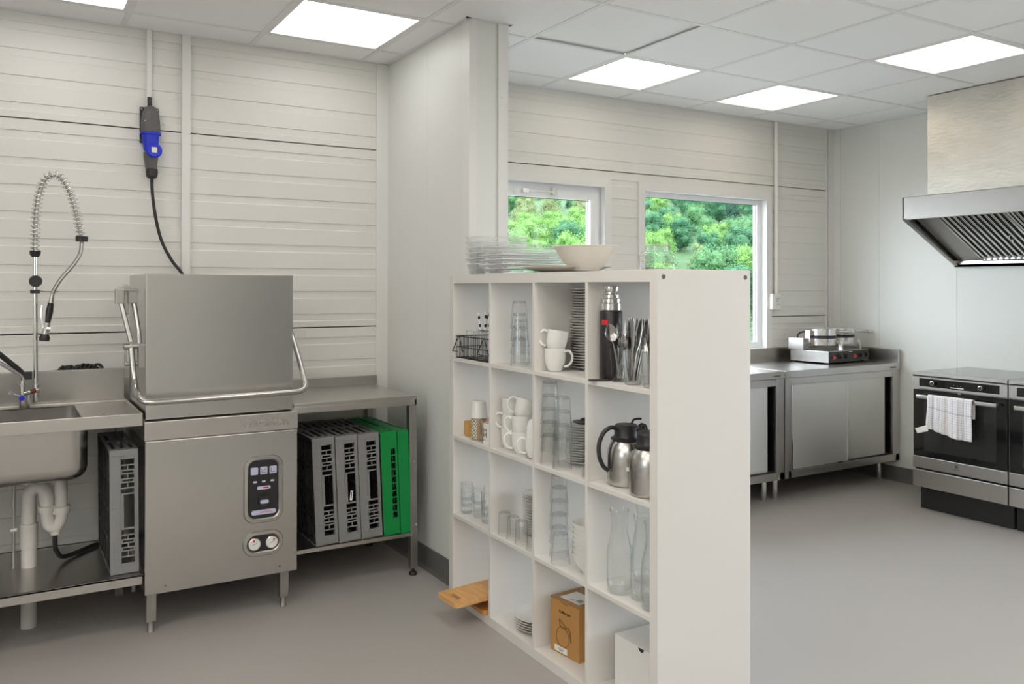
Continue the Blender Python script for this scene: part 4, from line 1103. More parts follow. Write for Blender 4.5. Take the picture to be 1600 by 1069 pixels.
for k, (u, v, du, dv, w) in enumerate(((.235, .035, -.016, .0, 'leftmost'), (.247, .050, .014, .01, 'second'), (.272, .040, .004, 0, 'third'), (.287, .055, .018, 0, 'fourth'), (.302, .040, -.012, .01, 'rightmost'))):
    tag(straw(K(u, v, S1 + .1345), K(u + du, v + dv, S1 + .205 + .004 * k), rs), 'black and white striped stick above the wire basket, %s of the five' % w, 'straw', 'striped sticks above the wire basket')

# thermos flask
t = thing('thermos_flask', 'tall dark thermos flask with stepped steel cap and small red badge', 'flask', K(1.083, .0, S1), 0)
t.location = K(1.1365, .070, S1)
MB().lathe([(0, 0), (.037, 0), (.0395, .003), (.0395, .232), (.0365, .238), (.034, .240)], 36).build('flask_body', M_thermo, t, smooth=40)
MB().lathe([(.034, .238), (.0365, .241), (.0365, .262), (.033, .266), (.033, .279), (.029, .283), (.029, .292), (.022, .296), (.021, .301), (.026, .304), (.0275, .309), (.0275, .322), (.026, .328), (0, .329)], 36).build('steel_cap', M_chrome, t, smooth=25)
q = MB().lathe([(.0399, .190), (.0403, .191), (.0403, .206), (.0399, .207)], 8, a0=HR(180), a1=HR(215)).build('red_badge', M_red, t)
tag(MB().box(-.04, .03, -.012, .012, 0, .006).build('flat_black_tool', M_black, bevel=.002), 'flat black utensil lying on the shelf at the foot of the thermos flask', 'utensil', loc=K(1.150, .014, S1), rot=(0, 0, HR(-31)))

# cutlery glasses
cg = tumbler_proto('cutlery_glass', '', 'glass', .113, .0265, .0345, .010)
CG = [(1.195, .060, 'left one, with big spoons'), (1.290, .045, 'middle one, packed with knives'), (1.385, .045, 'right one, at the end panel')]
for u, v, w in CG: put(cg, u, v, S1, 'clear glass full of cutlery on the top row, ' + w, 'glasses of cutlery')
def loft_flat(sections, seg=10):
    """sections: (z, halfwidth, halfthick, yoff)"""
    mb = MB(); n0 = 0; rowsv = []
    for z, w, th, yo in sections:
        r = []
        for j in range(seg):
            a = 2 * PI * j / seg; r.append(len(mb.v)); mb.v.append((w * math.cos(a), th * math.sin(a) + yo, z))
        rowsv.append(r)
    for A, B in zip(rowsv, rowsv[1:]):
        for j in range(seg): mb.f.append((A[j], A[(j + 1) % seg], B[(j + 1) % seg], B[j])); mb.mi.append(0)
    mb.f.append(tuple(reversed(rowsv[0]))); mb.mi.append(0); mb.f.append(tuple(rowsv[-1])); mb.mi.append(0)
    return mb
knife = loft_flat([(0, .004, .002, 0), (.004, .0075, .0035, 0), (.06, .006, .0034, 0), (.095, .0045, .003, 0), (.105, .006, .002, 0), (.120, .0085, .0011, 0), (.17, .0095, .0010, 0), (.195, .0075, .0009, 0), (.208, .003, .0008, 0)]).build('table_knife', M_cut, smooth=50)
def spoon_mb(sc=1.0):
    mb = loft_flat([(0, .005, .0012, 0), (.01, .0065, .0014, 0), (.06, .004, .0014, 0), (.115, .0026, .0016, 0), (.130, .003, .0016, .001)])
    # bowl: shallow shell
    n = 10; L = .062; W = .0205
    g = []
    for i in range(n + 1):
        tt = i / n; z = .128 + L * tt; w = W * math.sin(PI * min(1, .08 + .92 * tt)) ** .62 if tt < 1 else .0005
        row = []
        for j in range(9):
            s = -1 + 2 * j / 8; dep = .009 * math.sin(PI * tt) * (1 - s * s)
            row.append((w * s, dep, z))
        g.append(row)
    for i in range(n):
        for j in range(8):
            mb.quad(g[i][j], g[i][j + 1], g[i + 1][j + 1], g[i + 1][j])
            o = .0012; f = lambda p: (p[0], p[1] + o, p[2])
            mb.quad(f(g[i][j]), f(g[i + 1][j]), f(g[i + 1][j + 1]), f(g[i][j + 1]))
    mb.v = [(x * sc, y * sc, z * sc) for x, y, z in mb.v]
    return mb
spoon = spoon_mb(1.0).build('serving_spoon', M_cut, smooth=60)
tsp = spoon_mb(.80).build('tea_spoon', M_cut, smooth=60)
fk = loft_flat([(0, .005, .0012, 0), (.01, .0065, .0014, 0), (.06, .004, .0014, 0), (.120, .003, .0014, 0), (.135, .008, .0012, .001), (.150, .0115, .001, .002)])
for x in (-.0095, -.0032, .0032, .0095): fk.tube([(x, .002, .148), (x, .001, .175), (x * .95, .0, .192)], .0014, 6, radii=[.0016, .0014, .0007])
fork = fk.build('table_fork', M_cut, smooth=50)
cutp = {}
def cutlery(proto, u, v, dx, dy, rz, lab, grp, zoff=.012):
    """stand a piece in a glass: foot near (u,v), leaning so that its top moves by (dx,dy) world metres per metre"""
    d = Vector((dx, dy, 1)).normalized()
    q = Vector((0, 0, 1)).rotation_difference(d).to_matrix().to_4x4() @ Matrix.Rotation(rz, 4, 'Z')
    M = Matrix.Translation(Vector(K(u, v, S1 + zoff))) @ q
    if proto.name not in cutp: o = proto; cutp[proto.name] = 1
    else: o = proto.copy(); COL.objects.link(o)
    o.matrix_world = M
    tag(o, lab, proto.name.split('.')[0].split('_')[-1], grp)
    return o
Rw = Vector((math.cos(HR(-31)), math.sin(HR(-31))))      # towards the right of the picture
def lean_(a, b=0): return (Rw.x * a - Rw.y * b, Rw.y * a + Rw.x * b)
gs = 'cutlery standing in the left glass'; gk = 'cutlery standing in the middle glass'; gr = 'cutlery standing in the right glass'
for pr, du, dv, a, b, rz, lab in (
    (spoon, .006, .002, -.22, -.05, HR(-31 + 5), 'large spoon leaning to the left out of the left glass, in front of the thermos'),
    (spoon, -.004, -.003, .02, .04, HR(-31 + 55), 'large spoon standing upright and turned sideways in the left glass'),
    (fork, .004, .006, .12, .10, HR(10), 'fork leaning to the right in the left glass'),
    (tsp, -.010, -.006, .10, -.05, HR(60), 'small spoon low in the left glass'),
    (knife, .004, -.008, .20, .02, HR(30), 'knife leaning to the right in the left glass'),
    (tsp, .010, .004, .15, .05, HR(100), 'second small spoon low in the left glass')):
    dx, dy = lean_(a, b); cutlery(pr, 1.195 + du, .060 + dv, dx, dy, rz, lab, gs)
rk_ = random.Random(8)
for k in range(13):
    a = -.12 + .028 * k + rk_.uniform(-.02, .02); b = rk_.uniform(-.09, .09)
    dx, dy = lean_(a, b)
    cutlery(knife if k not in (0, 1, 8) else (tsp if k != 8 else fork), 1.290 - .010 + .0016 * k, .045 + rk_.uniform(-.010, .010), dx, dy, HR(rk_.uniform(20, 110)),
            'steel %s in the packed middle glass, %s from the left' % ('knife' if k not in (0, 1, 8) else 'spoon' if k != 8 else 'fork', ['first', 'second', 'third', 'fourth', 'fifth', 'sixth', 'seventh', 'eighth', 'ninth', 'tenth', 'eleventh', 'twelfth', 'thirteenth'][k]), gk)
for k in range(6):
    a = -.10 + .035 * k; b = rk_.uniform(-.08, .08); dx, dy = lean_(a, b)
    cutlery(tsp if k % 2 == 0 else fork, 1.385 - .008 + .003 * k, .045 + rk_.uniform(-.008, .008), dx, dy, HR(-31 + rk_.uniform(-40, 60)),
            'steel %s in the right glass by the end panel, %s from the left' % ('spoon' if k % 2 == 0 else 'fork', ['first', 'second', 'third', 'fourth', 'fifth', 'sixth'][k]), gr)

# coffee jugs
t = thing('thermal_jug', 'steel thermal jug with black handle and a hot water label, left of the pair', 'jug', K(1.190, .095, S2), HR(149 + 22))
MB().lathe([(0, 0), (.058, 0), (.063, .004), (.0655, .012), (.0655, .098), (.064, .115), (.058, .135), (.049, .149), (.044, .155)], 40).build('jug_body', M_steel, t, smooth=45)
MB().lathe([(.040, .150), (.052, .153), (.053, .158), (.044, .163), (.041, .17), (.042, .196), (.036, .204), (0, .206)], 32).prism([(-.030, .170), (-.055, .196), (-.068, .203), (-.060, .186), (-.046, .160), (-.03, .158)], 'y', -.016, .016).build('jug_lid', M_black, t, smooth=35)
MB().tube(spline([(-.018, 0, .200), (-.028, 0, .217), (-.045, 0, .220), (-.058, 0, .219)], 5), .004, 8).build('thumb_lever', M_black, t, smooth=50)
hnd = spline([(.038, 0, .193), (.062, 0, .196), (.088, 0, .180), (.104, 0, .145), (.104, 0, .105), (.090, 0, .070), (.070, 0, .052)], 7)
MB().tube(hnd, .0075, 10).build('handle', M_black, t, smooth=60)
MB().tube(spline([(.045, .0, .155), (.060, 0, .130), (.066, 0, .10), (.067, 0, .06)], 5), .004, 8).build('handle_strap', M_black, t, smooth=50)
lab = MB().lathe([(.0660, .058), (.0660, .071)], 14, a0=HR(60), a1=HR(118)).build('paper_label', M_paper, t, smooth=60)
def curved_text(name, body, m, parent, r, a_mid, z, wid, hgt):
    o = text(name, body, m, parent, wid, hgt, (0, 0, 0), (0, 0, 0), .0003)
    for v in o.data.vertices:
        a = a_mid + v.co.x / r; R_ = r + v.co.z
        v.co = Vector((R_ * math.cos(a), R_ * math.sin(a), z + v.co.y))
    return o
curved_text('label_lettering', 'VARMT VANN', M_ink, t, .0663, HR(89), .0645, .050, .0055)
jug1 = t
t = dup(jug1, K(1.345, .070, S2), HR(-90 - 14), label='steel thermal jug with its black handle facing the viewer, next to the end panel')
for c in kids(t):
    if c.name.startswith('paper_label') or c.name.startswith('label_lettering'): bpy.data.objects.remove(c)
for c in kids(t):
    if c.name.startswith('handle'):
        c.rotation_euler = (0, 0, HR(-6))
jug1['group'] = t['group'] = 'pair of thermal jugs'

# carafes
mb = MB().lathe([(0, .001), (.036, .001), (.0405, .008), (.0425, .03), (.0425, .12), (.040, .150), (.031, .185), (.0265, .215), (.0270, .245), (.0315, .272)], 36).lathe([(.0315, .270), (.0335, .274), (.0315, .277), (.030, .272)], 36).lathe([(0, .010), (.034, .010), (.039, .022), (.0405, .035)], 36)
car = tag(mb.build('water_carafe', G_thick, smooth=55), '', 'carafe')
for u, v, w in ((1.208, .052, 'front left one'), (1.300, .080, 'front middle one'), (1.385, .056, 'right one at the end panel'), (1.170, .190, 'back left one'), (1.285, .215, 'back middle one'), (1.375, .190, 'back right one')):
    put(car, u, v, S3, 'clear glass carafe on the third row, ' + w, 'glass carafes')

# cutting boards
def board(name, L, Wd, th, m, hole=True):
    mb = MB()
    out = rr_poly(0, L, 0, Wd, .022, 6)     # (x along, y across)
    if hole:
        hs = (.028, .056, Wd * .26, Wd * .74)
        mb = MB().perf('z', 0, th, .0, L, 0, Wd, [hs])
        # trim the outer corners with the rounded outline
        mb = MB(); H_ = rr_poly(hs[0], hs[1], hs[2], hs[3], .010, 6)
        k = len(out)
        for z, fl in ((th, False), (0, True)):
            for i in range(k):
                j = (i + 1) % k; q = [(out[i][0], out[i][1], z), (out[j][0], out[j][1], z), (H_[j][0], H_[j][1], z), (H_[i][0], H_[i][1], z)]
                mb.quad(*(q if not fl else q[::-1]))
        for i in range(k):
            j = (i + 1) % k
            mb.quad((out[i][0], out[i][1], 0), (out[j][0], out[j][1], 0), (out[j][0], out[j][1], th), (out[i][0], out[i][1], th))
            mb.quad((H_[j][0], H_[j][1], 0), (H_[i][0], H_[i][1], 0), (H_[i][0], H_[i][1], th), (H_[j][0], H_[j][1], th))
        return mb.build(name, m, weld=True)
    mb.prism(out, 'z', 0, th)
    return mb.build(name, m, bevel=.002)
b1 = board('cutting_board', .37, .165, .019, M_wooda)
tag(b1, 'large light wooden cutting board with a slot handle, sticking out of the bottom left cell', 'cutting board', 'cutting boards')
a1 = math.atan2(-_s2, _c)   # v axis direction placeholder
def vrot(extra): return KA + PI / 2 + extra      # board length along +v
b1.location = K(.372, -.150, .094); b1.rotation_euler = (HR(0), HR(-2.0), vrot(HR(3)))
b2 = tag(board('cutting_board', .34, .20, .019, M_woodb, False), 'reddish wooden cutting board lying lowest in the bottom left cell', 'cutting board', 'cutting boards')
b2.location = K(.372, -.018, S4); b2.rotation_euler = (0, 0, vrot(HR(0)))
b3 = tag(board('cutting_board', .30, .17, .030, M_woodb, False), 'thick dark cutting board between the lowest and the light one', 'cutting board', 'cutting boards')
b3.location = K(.368, .040, S4 + .0195); b3.rotation_euler = (0, 0, vrot(HR(0)))

# coffee jug box
t = thing('cardboard_box', 'brown cardboard box printed with a coffee jug drawing on the bottom row', 'box', K(.775, .055, S4), KA + HR(6.5))
bw_, bd_, bh_ = .165, .165, .200
MB().box(0, bw_, 0, bd_, 0, bh_).build('box_body', M_card, t, bevel=.0015)
MB().box(-.0006, bw_ + .0006, -.0006, bd_ + .0006, bh_, bh_ + .0016).prism([(.060, bh_ + .001), (.105, bh_ + .001), (.098, bh_ - .006), (.084, bh_ - .0075), (.082, bh_ - .004), (.066, bh_ - .006)], 'y', -.0008, -.0002).build('lid_flap', M_cardt, t)
mb = MB().tube([(0.0, -.0008, bh_ - .0005), (.06, -.0008, bh_ - .0005), (.068, -.0008, bh_ - .007), (.083, -.0008, bh_ - .005), (.086, -.0008, bh_ - .0095), (.097, -.0008, bh_ - .007), (.106, -.0008, bh_ - .0005), (bw_, -.0008, bh_ - .0005)], .0007, 5)
mb.build('flap_edge', M_brink, t)
text('box_title', 'Coffee jug', M_ink, t, .066, .0135, (.083, -.0008, .158), (PI / 2, 0, 0), .0004, True)
mb = MB(); y = -.0007
def pl_(pts, r=.00085): mb.tube([(p[0], y, p[1]) for p in pts], r, 5)
cxj = .072; czj = .066; rj = .037
pl_([(cxj + rj * math.cos(HR(a)), czj + rj * 1.0 * math.sin(HR(a))) for a in range(118, 425, 8)])
pl_([(cxj - .0175, czj + .033), (cxj - .016, czj + .040), (cxj + .020, czj + .037), (cxj + .018, czj + .029)])
pl_([(cxj - .016, czj + .040), (cxj - .020, czj + .064), (cxj + .004, czj + .055), (cxj + .020, czj + .037)])
pl_([(cxj - .020, czj + .064), (cxj - .009, czj + .051), (cxj + .010, czj + .047)])
pl_([(cxj - .017, czj + .036), (cxj + .019, czj + .033)], .0012)
pl_([(cxj + .016, czj + .040), (cxj + .024, czj + .046), (cxj + .036, czj + .045), (cxj + .044, czj + .030), (cxj + .050, czj - .004), (cxj + .0465, czj - .006), (cxj + .040, czj + .028), (cxj + .032, czj + .040), (cxj + .020, czj + .037)])
mb.build('jug_drawing', M_brink, t)
st = MB().box(.024, .098, -.0009, -.0001, .006, .028).build('sticker', M_paper, t)
text('sticker_lettering', 'Hot coffee jug', M_brink, st, .036, .004, (.061, -.0011, .021), (PI / 2, 0, 0), .0002)
mb = MB()
for i in range(3): mb.box(.046 + .004 * i, .078 - .004 * i, -.0011, -.0008, .0165 - .0028 * i, .0175 - .0028 * i)
mb.build('sticker_lines', M_ink, st)
pp = MB().box(.030, .140, .020, .105, bh_ + .0017, bh_ + .0024).build('paper_note', M_paper, t)
mb = MB()
for i in range(3): mb.box(.075, .095, .030 + i * .005, .031 + i * .005, bh_ + .0024, bh_ + .0027)
mb.build('note_lines', M_ink, pp)
MB().box(.102, .130, .035, .060, bh_ + .0024, bh_ + .0027).build('note_stamp', M_steeld, pp)
MB().perf('x', bw_ + .0001, bw_ + .0008, .03, .07, .02, .045, [(.033, .067, .023, .042)]).build('side_symbol', M_brink, t)
# white carton
t = thing('white_carton', 'plain white carton with a tuck-in lid at the right end of the bottom row', 'box', K(1.135, .088, S4), KA + HR(1.5))
MB().box(0, .275, 0, .28, 0, .176).build('box_body', M_cardw, t, bevel=.0012)
MB().box(-.0006, .2756, -.0004, .2804, .1762, .178).build('lid', M_cardw, t)
MB().prism([(.125, .1762), (.155, .1762), (.1515, .168), (.140, .163), (.1285, .168)], 'y', -.0006, -.0001).build('thumb_notch', M_dark, t)

# ---- on the top board
def dish(w, d, h, name='baking_dish'):
    mb = MB(); t_ = .014
    lv = [(0, t_ + .006), (.004, t_), (h * .5, t_ * .5), (h - .004, 0), (h, -.004), (h + .001, -.006)]
    loops = []
    for z, ins in lv: loops.append([(p[0], p[1], z) for p in rr_poly(ins, w - ins, ins, d - ins, .018, 4)])
    for A, B in zip(loops, loops[1:]):
        k = len(A)
        for i in range(k): mb.quad(A[i], A[(i + 1) % k], B[(i + 1) % k], B[i])
    mb.quad(*[(p[0], p[1], 0) for p in loops[0]][::-1])
    mb.quad(*[(p[0] , p[1], .004) for p in loops[1]])
    mb.m = 1; top = [(p[0], p[1], h) for p in rr_poly(-.005, w + .005, -.005, d + .005, .020, 5)]; mb.tube(top + [top[0], top[1]], .0018, 6); bot = [(p[0], p[1], .003) for p in rr_poly(.016, w - .016, .016, d - .016, .016, 4)]; mb.tube(bot + [bot[0]], .0014, 5); mb.m = 0
    return mb
d1 = dish(.150, .25, .050).build('baking_dish', [G_dish, G_rim], smooth=35)
for i in range(6):
    o = d1 if i == 0 else d1.copy()
    if i: COL.objects.link(o)
    tag(o, 'clear rectangular glass dish, taller pile on the shelving top, %s' % pos(5 - i, 6), 'glass dish', 'glass dishes of the taller pile', loc=K(.012, .075, ST + .0245 * i), rot=(0, 0, KA))
d2 = dish(.215, .33, .042).build('baking_dish', [G_dish, G_rim], smooth=35)
for i in range(5):
    o = d2 if i == 0 else d2.copy()
    if i: COL.objects.link(o)
    tag(o, 'clear rectangular glass dish, wider pile left of the bowl, %s' % pos(4 - i, 5), 'glass dish', 'glass dishes of the wider pile', loc=K(.195, .050, ST + .0205 * i), rot=(0, 0, KA))
tag(MB().lathe([(0, .003), (.08, .003), (.083, 0), (.090, 0), (.092, .004), (.135, .010), (.165, .019), (.188, .0235), (.189, .0255), (.164, .022), (.13, .013), (.09, .0075), (0, .007)], 56, sx=1, sy=.95).build('serving_platter', M_cerm, smooth=35), 'large flat beige platter lying under the white bowl on top of the shelving unit', 'platter', loc=K(.660, .200, ST), rot=(0, 0, KA))
tag(MB().lathe([(0, .004), (.040, .004), (.042, 0), (.050, 0), (.053, .006), (.085, .030), (.112, .070), (.122, .090), (.127, .092), (.1265, .0945), (.120, .0935), (.108, .070), (.081, .033), (.05, .010), (0, .009)], 56).build('serving_bowl', M_cerm, smooth=35), 'large white serving bowl on top of the shelving unit', 'bowl', loc=K(.800, .200, ST + .0078))
t = thing('storage_jar', 'clear ribbed glass storage jar at the right end of the shelving top', 'jar', K(1.225, .200, ST), KA)
mb = MB()
def sqloop(hw, z, r): return [(p[0], p[1], z) for p in rr_poly(-hw, hw, -hw, hw, r, 5)]
lv = [(.040, 0, .012), (.047, .006, .014), (.047, .058, .014), (.044, .066, .020), (.039, .069, .030), (.039, .084, .034)]
for (h1, z1, q1), (h2, z2, q2) in zip(lv, lv[1:]):
    A, B = sqloop(h1, z1, q1), sqloop(h2, z2, q2)
    for i in range(len(A)): mb.quad(A[i], A[(i + 1) % len(A)], B[(i + 1) % len(B)], B[i])
mb.quad(*sqloop(.040, .0, .012)[::-1]); mb.quad(*sqloop(.043, .008, .012))
mb.build('jar_body', G_thick, t, smooth=40)
mb = MB()
for z in (.071, .075, .079, .083): mb.lathe([(.040, z - .001), (.0425, z), (.040, z + .001)], 32)
mb.lathe([(.041, .085), (.042, .088), (.038, .091), (0, .091)], 32)
mb.build('jar_lid', G_dish, t, smooth=50)
mb = MB()
for z in (.015, .024, .033, .042, .051): mb.tube([(-.035, -.0478, z), (.035, -.0478, z)], .0011, 5).tube([(.0478, -.035, z), (.0478, .035, z)], .0011, 5)
mb.build('jar_ribs', G_dish, t)
MB().tube(arc([(-.049, -.01, .070), (-.056, -.01, .055), (-.052, -.01, .035), (-.0585, -.01, .015)], .008), .0014, 6).tube([(-.047, -.012, .06), (-.054, -.012, .045)], .0014, 6).build('wire_clasp', M_chrome, t)
# ================================================================ cooking corner (right)
def counter(name, label, x0, x1, corner, plate_x):
    t = thing(name, label, 'counter', (x0, 3.82, 0))
    w = x1 - x0
    mb = MB().box(0, w, 0, .585, .82, .866).box(0, w, .560, .585, .866, .968)
    if corner: mb.box(w - .022, w, .0, .560, .866, .968)
    mb.build('worktop', M_steelh, t, bevel=.002)
    mb = MB().box(.0, w, .010, .030, .772, .818)
    mb.box(.0, w, .008, .030, .160, .208).box(0, w, .010, .58, .160, .175)
    for a in (0, w - .075): mb.box(a, a + .032, .004, .03, .160, .82).box(a + .034, a + .064 + (0.011 if a else 0), .008, .03, .160, .82)
    mb.box(0, .004, .03, .58, .16, .82).box(w - .004, w, .03, .58, .16, .82).box(0, w, .575, .58, .16, .82)
    mb.build('carcass', M_steelh, t, bevel=.0015)
    def door(a, b, y, m, edge):
        d = MB().box(a, b, y, y + .018, .212, .772).build('sliding_door', m, t, bevel=.002)
        return d
    mid = w * .525
    door(.082, mid + .012, .016, M_steeldoor, 0)
    door(mid - .012, w - .12, .040, M_steeldoor, 1)
    MB().box(mid + .004, mid + .012, .012, .018, .215, .77).build('door_edge', M_chrome, t); MB().box(.070, .080, .012, .03, .212, .772).build('door_edge', M_chrome, t)
    MB().box(.07, w - .05, .022, .05, .208, .213).box(mid - .10, mid - .055, .005, .013, .2085, .217).build('door_track', M_dark, t)
    MB().box(plate_x, plate_x + .075, -.0012, .001, .832, .846).build('maker_plate', M_steeld, t)
    mb = MB()
    for k in range(9): mb.box(plate_x + .010 + .0068 * k, plate_x + .0145 + .0068 * k, -.0018, -.0012, .836, .8425)
    mb.build('plate_lettering', M_ink, t)
    for x in (.045, w - .055):
        for y in (.135, .50):
            MB().lathe([(0, 0), (.017, 0), (.019, .004), (.018, .05), (.0205, .055), (.0215, .062), (.0215, .161), (0, .161)], 18, (x, y, 0)).build('leg', M_chrome, t, smooth=35)
    return t
c1 = counter('steel_counter', 'stainless steel counter with sliding doors in the corner, carrying the waffle iron', 4.392, 5.598, True, 1.085)
c2 = counter('steel_counter', 'stainless steel counter half hidden behind the shelving unit, under the window', 3.180, 4.386, False, 1.09)
c1['group'] = c2['group'] = 'steel counters along the window wall'

# waffle iron
t = thing('double_waffle_iron', 'double electric waffle iron with steel base and two round aluminium heads', 'waffle iron', (5.03, 3.99, .8665), HR(5))
W_ = .50; D_ = .32
MB().box(0, W_, 0, D_, .012, .093).build('base', M_steeld, t, bevel=.004)
MB().box(.004, W_ - .004, -.003, 0, .015, .089).build('control_panel', M_black, t, bevel=.001)
for x in (.03, W_ - .03):
    for y in (.03, D_ - .03): MB().cyl((x, y, 0), (x, y, .012), .012, 12).build('foot', M_black, t)
for x in (.055, .315):
    MB().box(x - .013, x + .013, -.008, -.003, .035, .060).build('red_switch', M_red, t, bevel=.001)
    MB().box(x + .016, x + .027, -.004, -.003, .044, .049).build('switch_mark', M_whitep, t)
for x in (.135, .205, .395, .46):
    k = MB().lathe([(.026, 0), (.026, .002), (.018, .003), (.017, .02), (0, .021)], 22).build('knob', M_black, t, smooth=35); k.rotation_euler = (PI / 2, 0, 0); k.location = (x, -.003, .053)
    m_ = MB()
    for q in range(9): a = HR(-40 + 32 * q); m_.box(.021 * math.cos(a) - .0008, .021 * math.cos(a) + .0008, .021 * math.sin(a) - .0008, .021 * math.sin(a) + .0008, .002, .0026)
    m_.build('knob_scale', M_whitep, k)
MB().box(.245, .285, -.004, -.003, .080, .084).build('maker_mark', M_whitep, t)
MB().box(-.012, .055, .20, D_ + .01, .093, .180).build('hinge_cover', M_steel, t, bevel=.003)
def head(cx, cy):
    h = MB()
    lo = MB().lathe([(0, .120), (.060, .120), (.094, .128), (.096, .135), (.096, .176), (.092, .180), (0, .180)], 40, (cx, cy, 0)).build('lower_plate', M_alu, t, smooth=30)
    MB().lathe([(0, .180), (.090, .180), (.0965, .184), (.0965, .193), (.09, .196), (0, .196)], 40, (cx, cy, 0)).build('plate_gap', M_black, t, smooth=30)
    up = MB().lathe([(0, .196), (.092, .196), (.096, .200), (.096, .243), (.090, .250), (.03, .252), (0, .252)], 40, (cx, cy, 0)).build('upper_plate', M_alu, t, smooth=30)
    MB().lathe([(0, .252), (.004, .252), (.004, .260), (0, .261)], 12, (cx, cy, 0)).build('lid_stud', M_chrome, up)
    d = Vector((math.cos(HR(-36)), math.sin(HR(-36)), 0))
    a = Vector((cx, cy, .222)) + d * .093
    MB().cyl(tuple(a), tuple(a + d * .03), .006, 10).build('handle_shaft', M_chrome, up)
    MB().tube([a + d * .028, a + d * .045, a + d * .075, a + d * .11, a + d * .135, a + d * .143], .01, 14, radii=[.007, .0085, .0105, .0155, .012, .005]).build('handle', M_alu, up, smooth=60)
    MB().prism([(cy - .128, .093), (cy - .100, .093), (cy - .100, .150), (cy - .108, .162), (cy - .118, .162), (cy - .122, .150)], 'x', cx + .045, cx + .062).cyl((cx + .040, cy - .112, .150), (cx + .070, cy - .112, .150), .008, 12).box(cx + .04, cx + .07, cy - .108, cy - .07, .140, .160).build('support_bracket', M_alu, t, smooth=30)
    MB().box(cx - .125, cx - .085, cy + .02, cy + .06, .150, .235).cyl((cx - .110, cy + .018, .19), (cx - .110, cy + .02, .19), .006, 8).build('hinge_arm', M_steel, t, bevel=.003)
head(.150, .150); head(.390, .155)
MB().tube(spline([(.015, .27, .18), (.02, .265, .205), (.05, .25, .222), (.085, .22, .218)], 6), .006, 8).build('cable', M_rubber, t, smooth=50)

# ---- cookers
def cooker(label, y1):
    """front faces -x at x=5.0, spans y1-0.6 .. y1; local x: depth, local y: 0..0.596 going away from the viewer's right"""
    t = thing('cooker', label, 'cooker', (5.0, y1 - .598, 0))
    W_ = .596
    MB().box(.022, .60, .004, W_ - .004, .15, .850).build('body', M_whitep, t)
    MB().perf('z', .853, .879, -.006, .600, 0, W_, [(.014, .580, .016, W_ - .016)]).box(-.006, .60, 0, W_, .850, .862).build('hob_frame', M_steelh, t, bevel=.003)
    MB().box(.014, .580, .016, W_ - .016, .862, .8795).build('glass_hob', M_hob, t, bevel=.001)
    mb = MB().perf('x', -.004, .0, .0, W_, .776, .850, [(.045, W_ - .045, .790, .841)]).box(.0, .022, 0, W_, .776, .850)
    mb.build('control_fascia', M_steelh, t, bevel=.0015)
    MB().box(-.003, .0005, .045, W_ - .045, .790, .841).build('control_strip', M_ovenb, t)
    for y in (.150, .455):
        k = MB().lathe([(0, 0), (.013, 0), (.0155, .002), (.0145, .018), (.012, .020), (0, .020)], 22).build('knob', M_black, t, smooth=35); k.rotation_euler = (0, -PI / 2, 0); k.location = (-.003, y, .817)
        MB().lathe([(.0125, .0195), (.0135, .0205), (.0100, .0215), (.0098, .0195)], 22).build('knob_ring', M_chrome, k, smooth=40)
    MB().box(-.006, -.003, .262, .345, .7975, .8015).build('display_bar', M_whitep, t)
    mb = MB()
    for i in range(3): mb.box(-.0035, -.003, .278 + .022 * i, .281 + .022 * i, .812, .815)
    mb.build('button_marks', M_whitep, t)
    MB().box(-.003, .020, .280, .298, .763, .773).build('door_latch', M_chrome, t)
    # door
    MB().box(-.002, .020, .003, W_ - .003, .345, .768).build('door_glass', M_ovenb, t, bevel=.002)
    MB().box(-.0026, -.002, .065, W_ - .075, .385, .715).build('viewing_window', M_oveng, t)
    MB().box(-.004, .020, .0, W_, .272, .345).build('door_bottom_trim', M_steelh, t, bevel=.002)
    h = MB().box(-.050, -.034, .040, W_ - .050, .716, .740).build('door_handle', M_steelh, t, bevel=.005)
    MB().box(-.036, -.002, .050, .068, .719, .737).box(-.036, -.002, W_ - .078, W_ - .060, .719, .737).build('handle_mount', M_steeld, h)
    MB().box(-.004, .020, 0, W_, .152, .260).build('drawer_front', M_steelh, t, bevel=.002)
    MB().box(.075, .58, .004, W_ - .004, 0, .152).build('plinth', M_black, t)
    MB().box(.020, .6, .002, W_ - .002, .15, .272).build('drawer_gap', M_dark, t)
    return t
ck = cooker('steel and black cooker with a tea towel over its oven handle', 3.322)
# maker's mark on the door trim (local +y is to the viewer's left)
MKY = .306
mk = MB().perf('x', -.0052, -.004, MKY - .0085, MKY + .0085, .309, .326, [(MKY - .0065, MKY + .0065, .311, .324)]).box(-.0052, -.004, MKY - .0045, MKY + .0045, .3165, .3185).box(-.0052, -.004, MKY - .0045, MKY + .0045, .3125, .3140).box(-.0052, -.004, MKY - .0045, MKY + .0045, .3210, .3225).box(-.0052, -.004, MKY + .0025, MKY + .0045, .3125, .3225).build('maker_mark', M_ink, ck)
text('maker_lettering', 'Electrolux', M_ink, ck, .044, .0062, (-.0045, MKY, .3015), (PI / 2, 0, -PI / 2), .0004)
ck2 = dup(ck, (5.0, 2.718 - .598, 0), label='second steel and black cooker at the right edge of the picture, without a towel')
ck['group'] = ck2['group'] = 'pair of cookers'

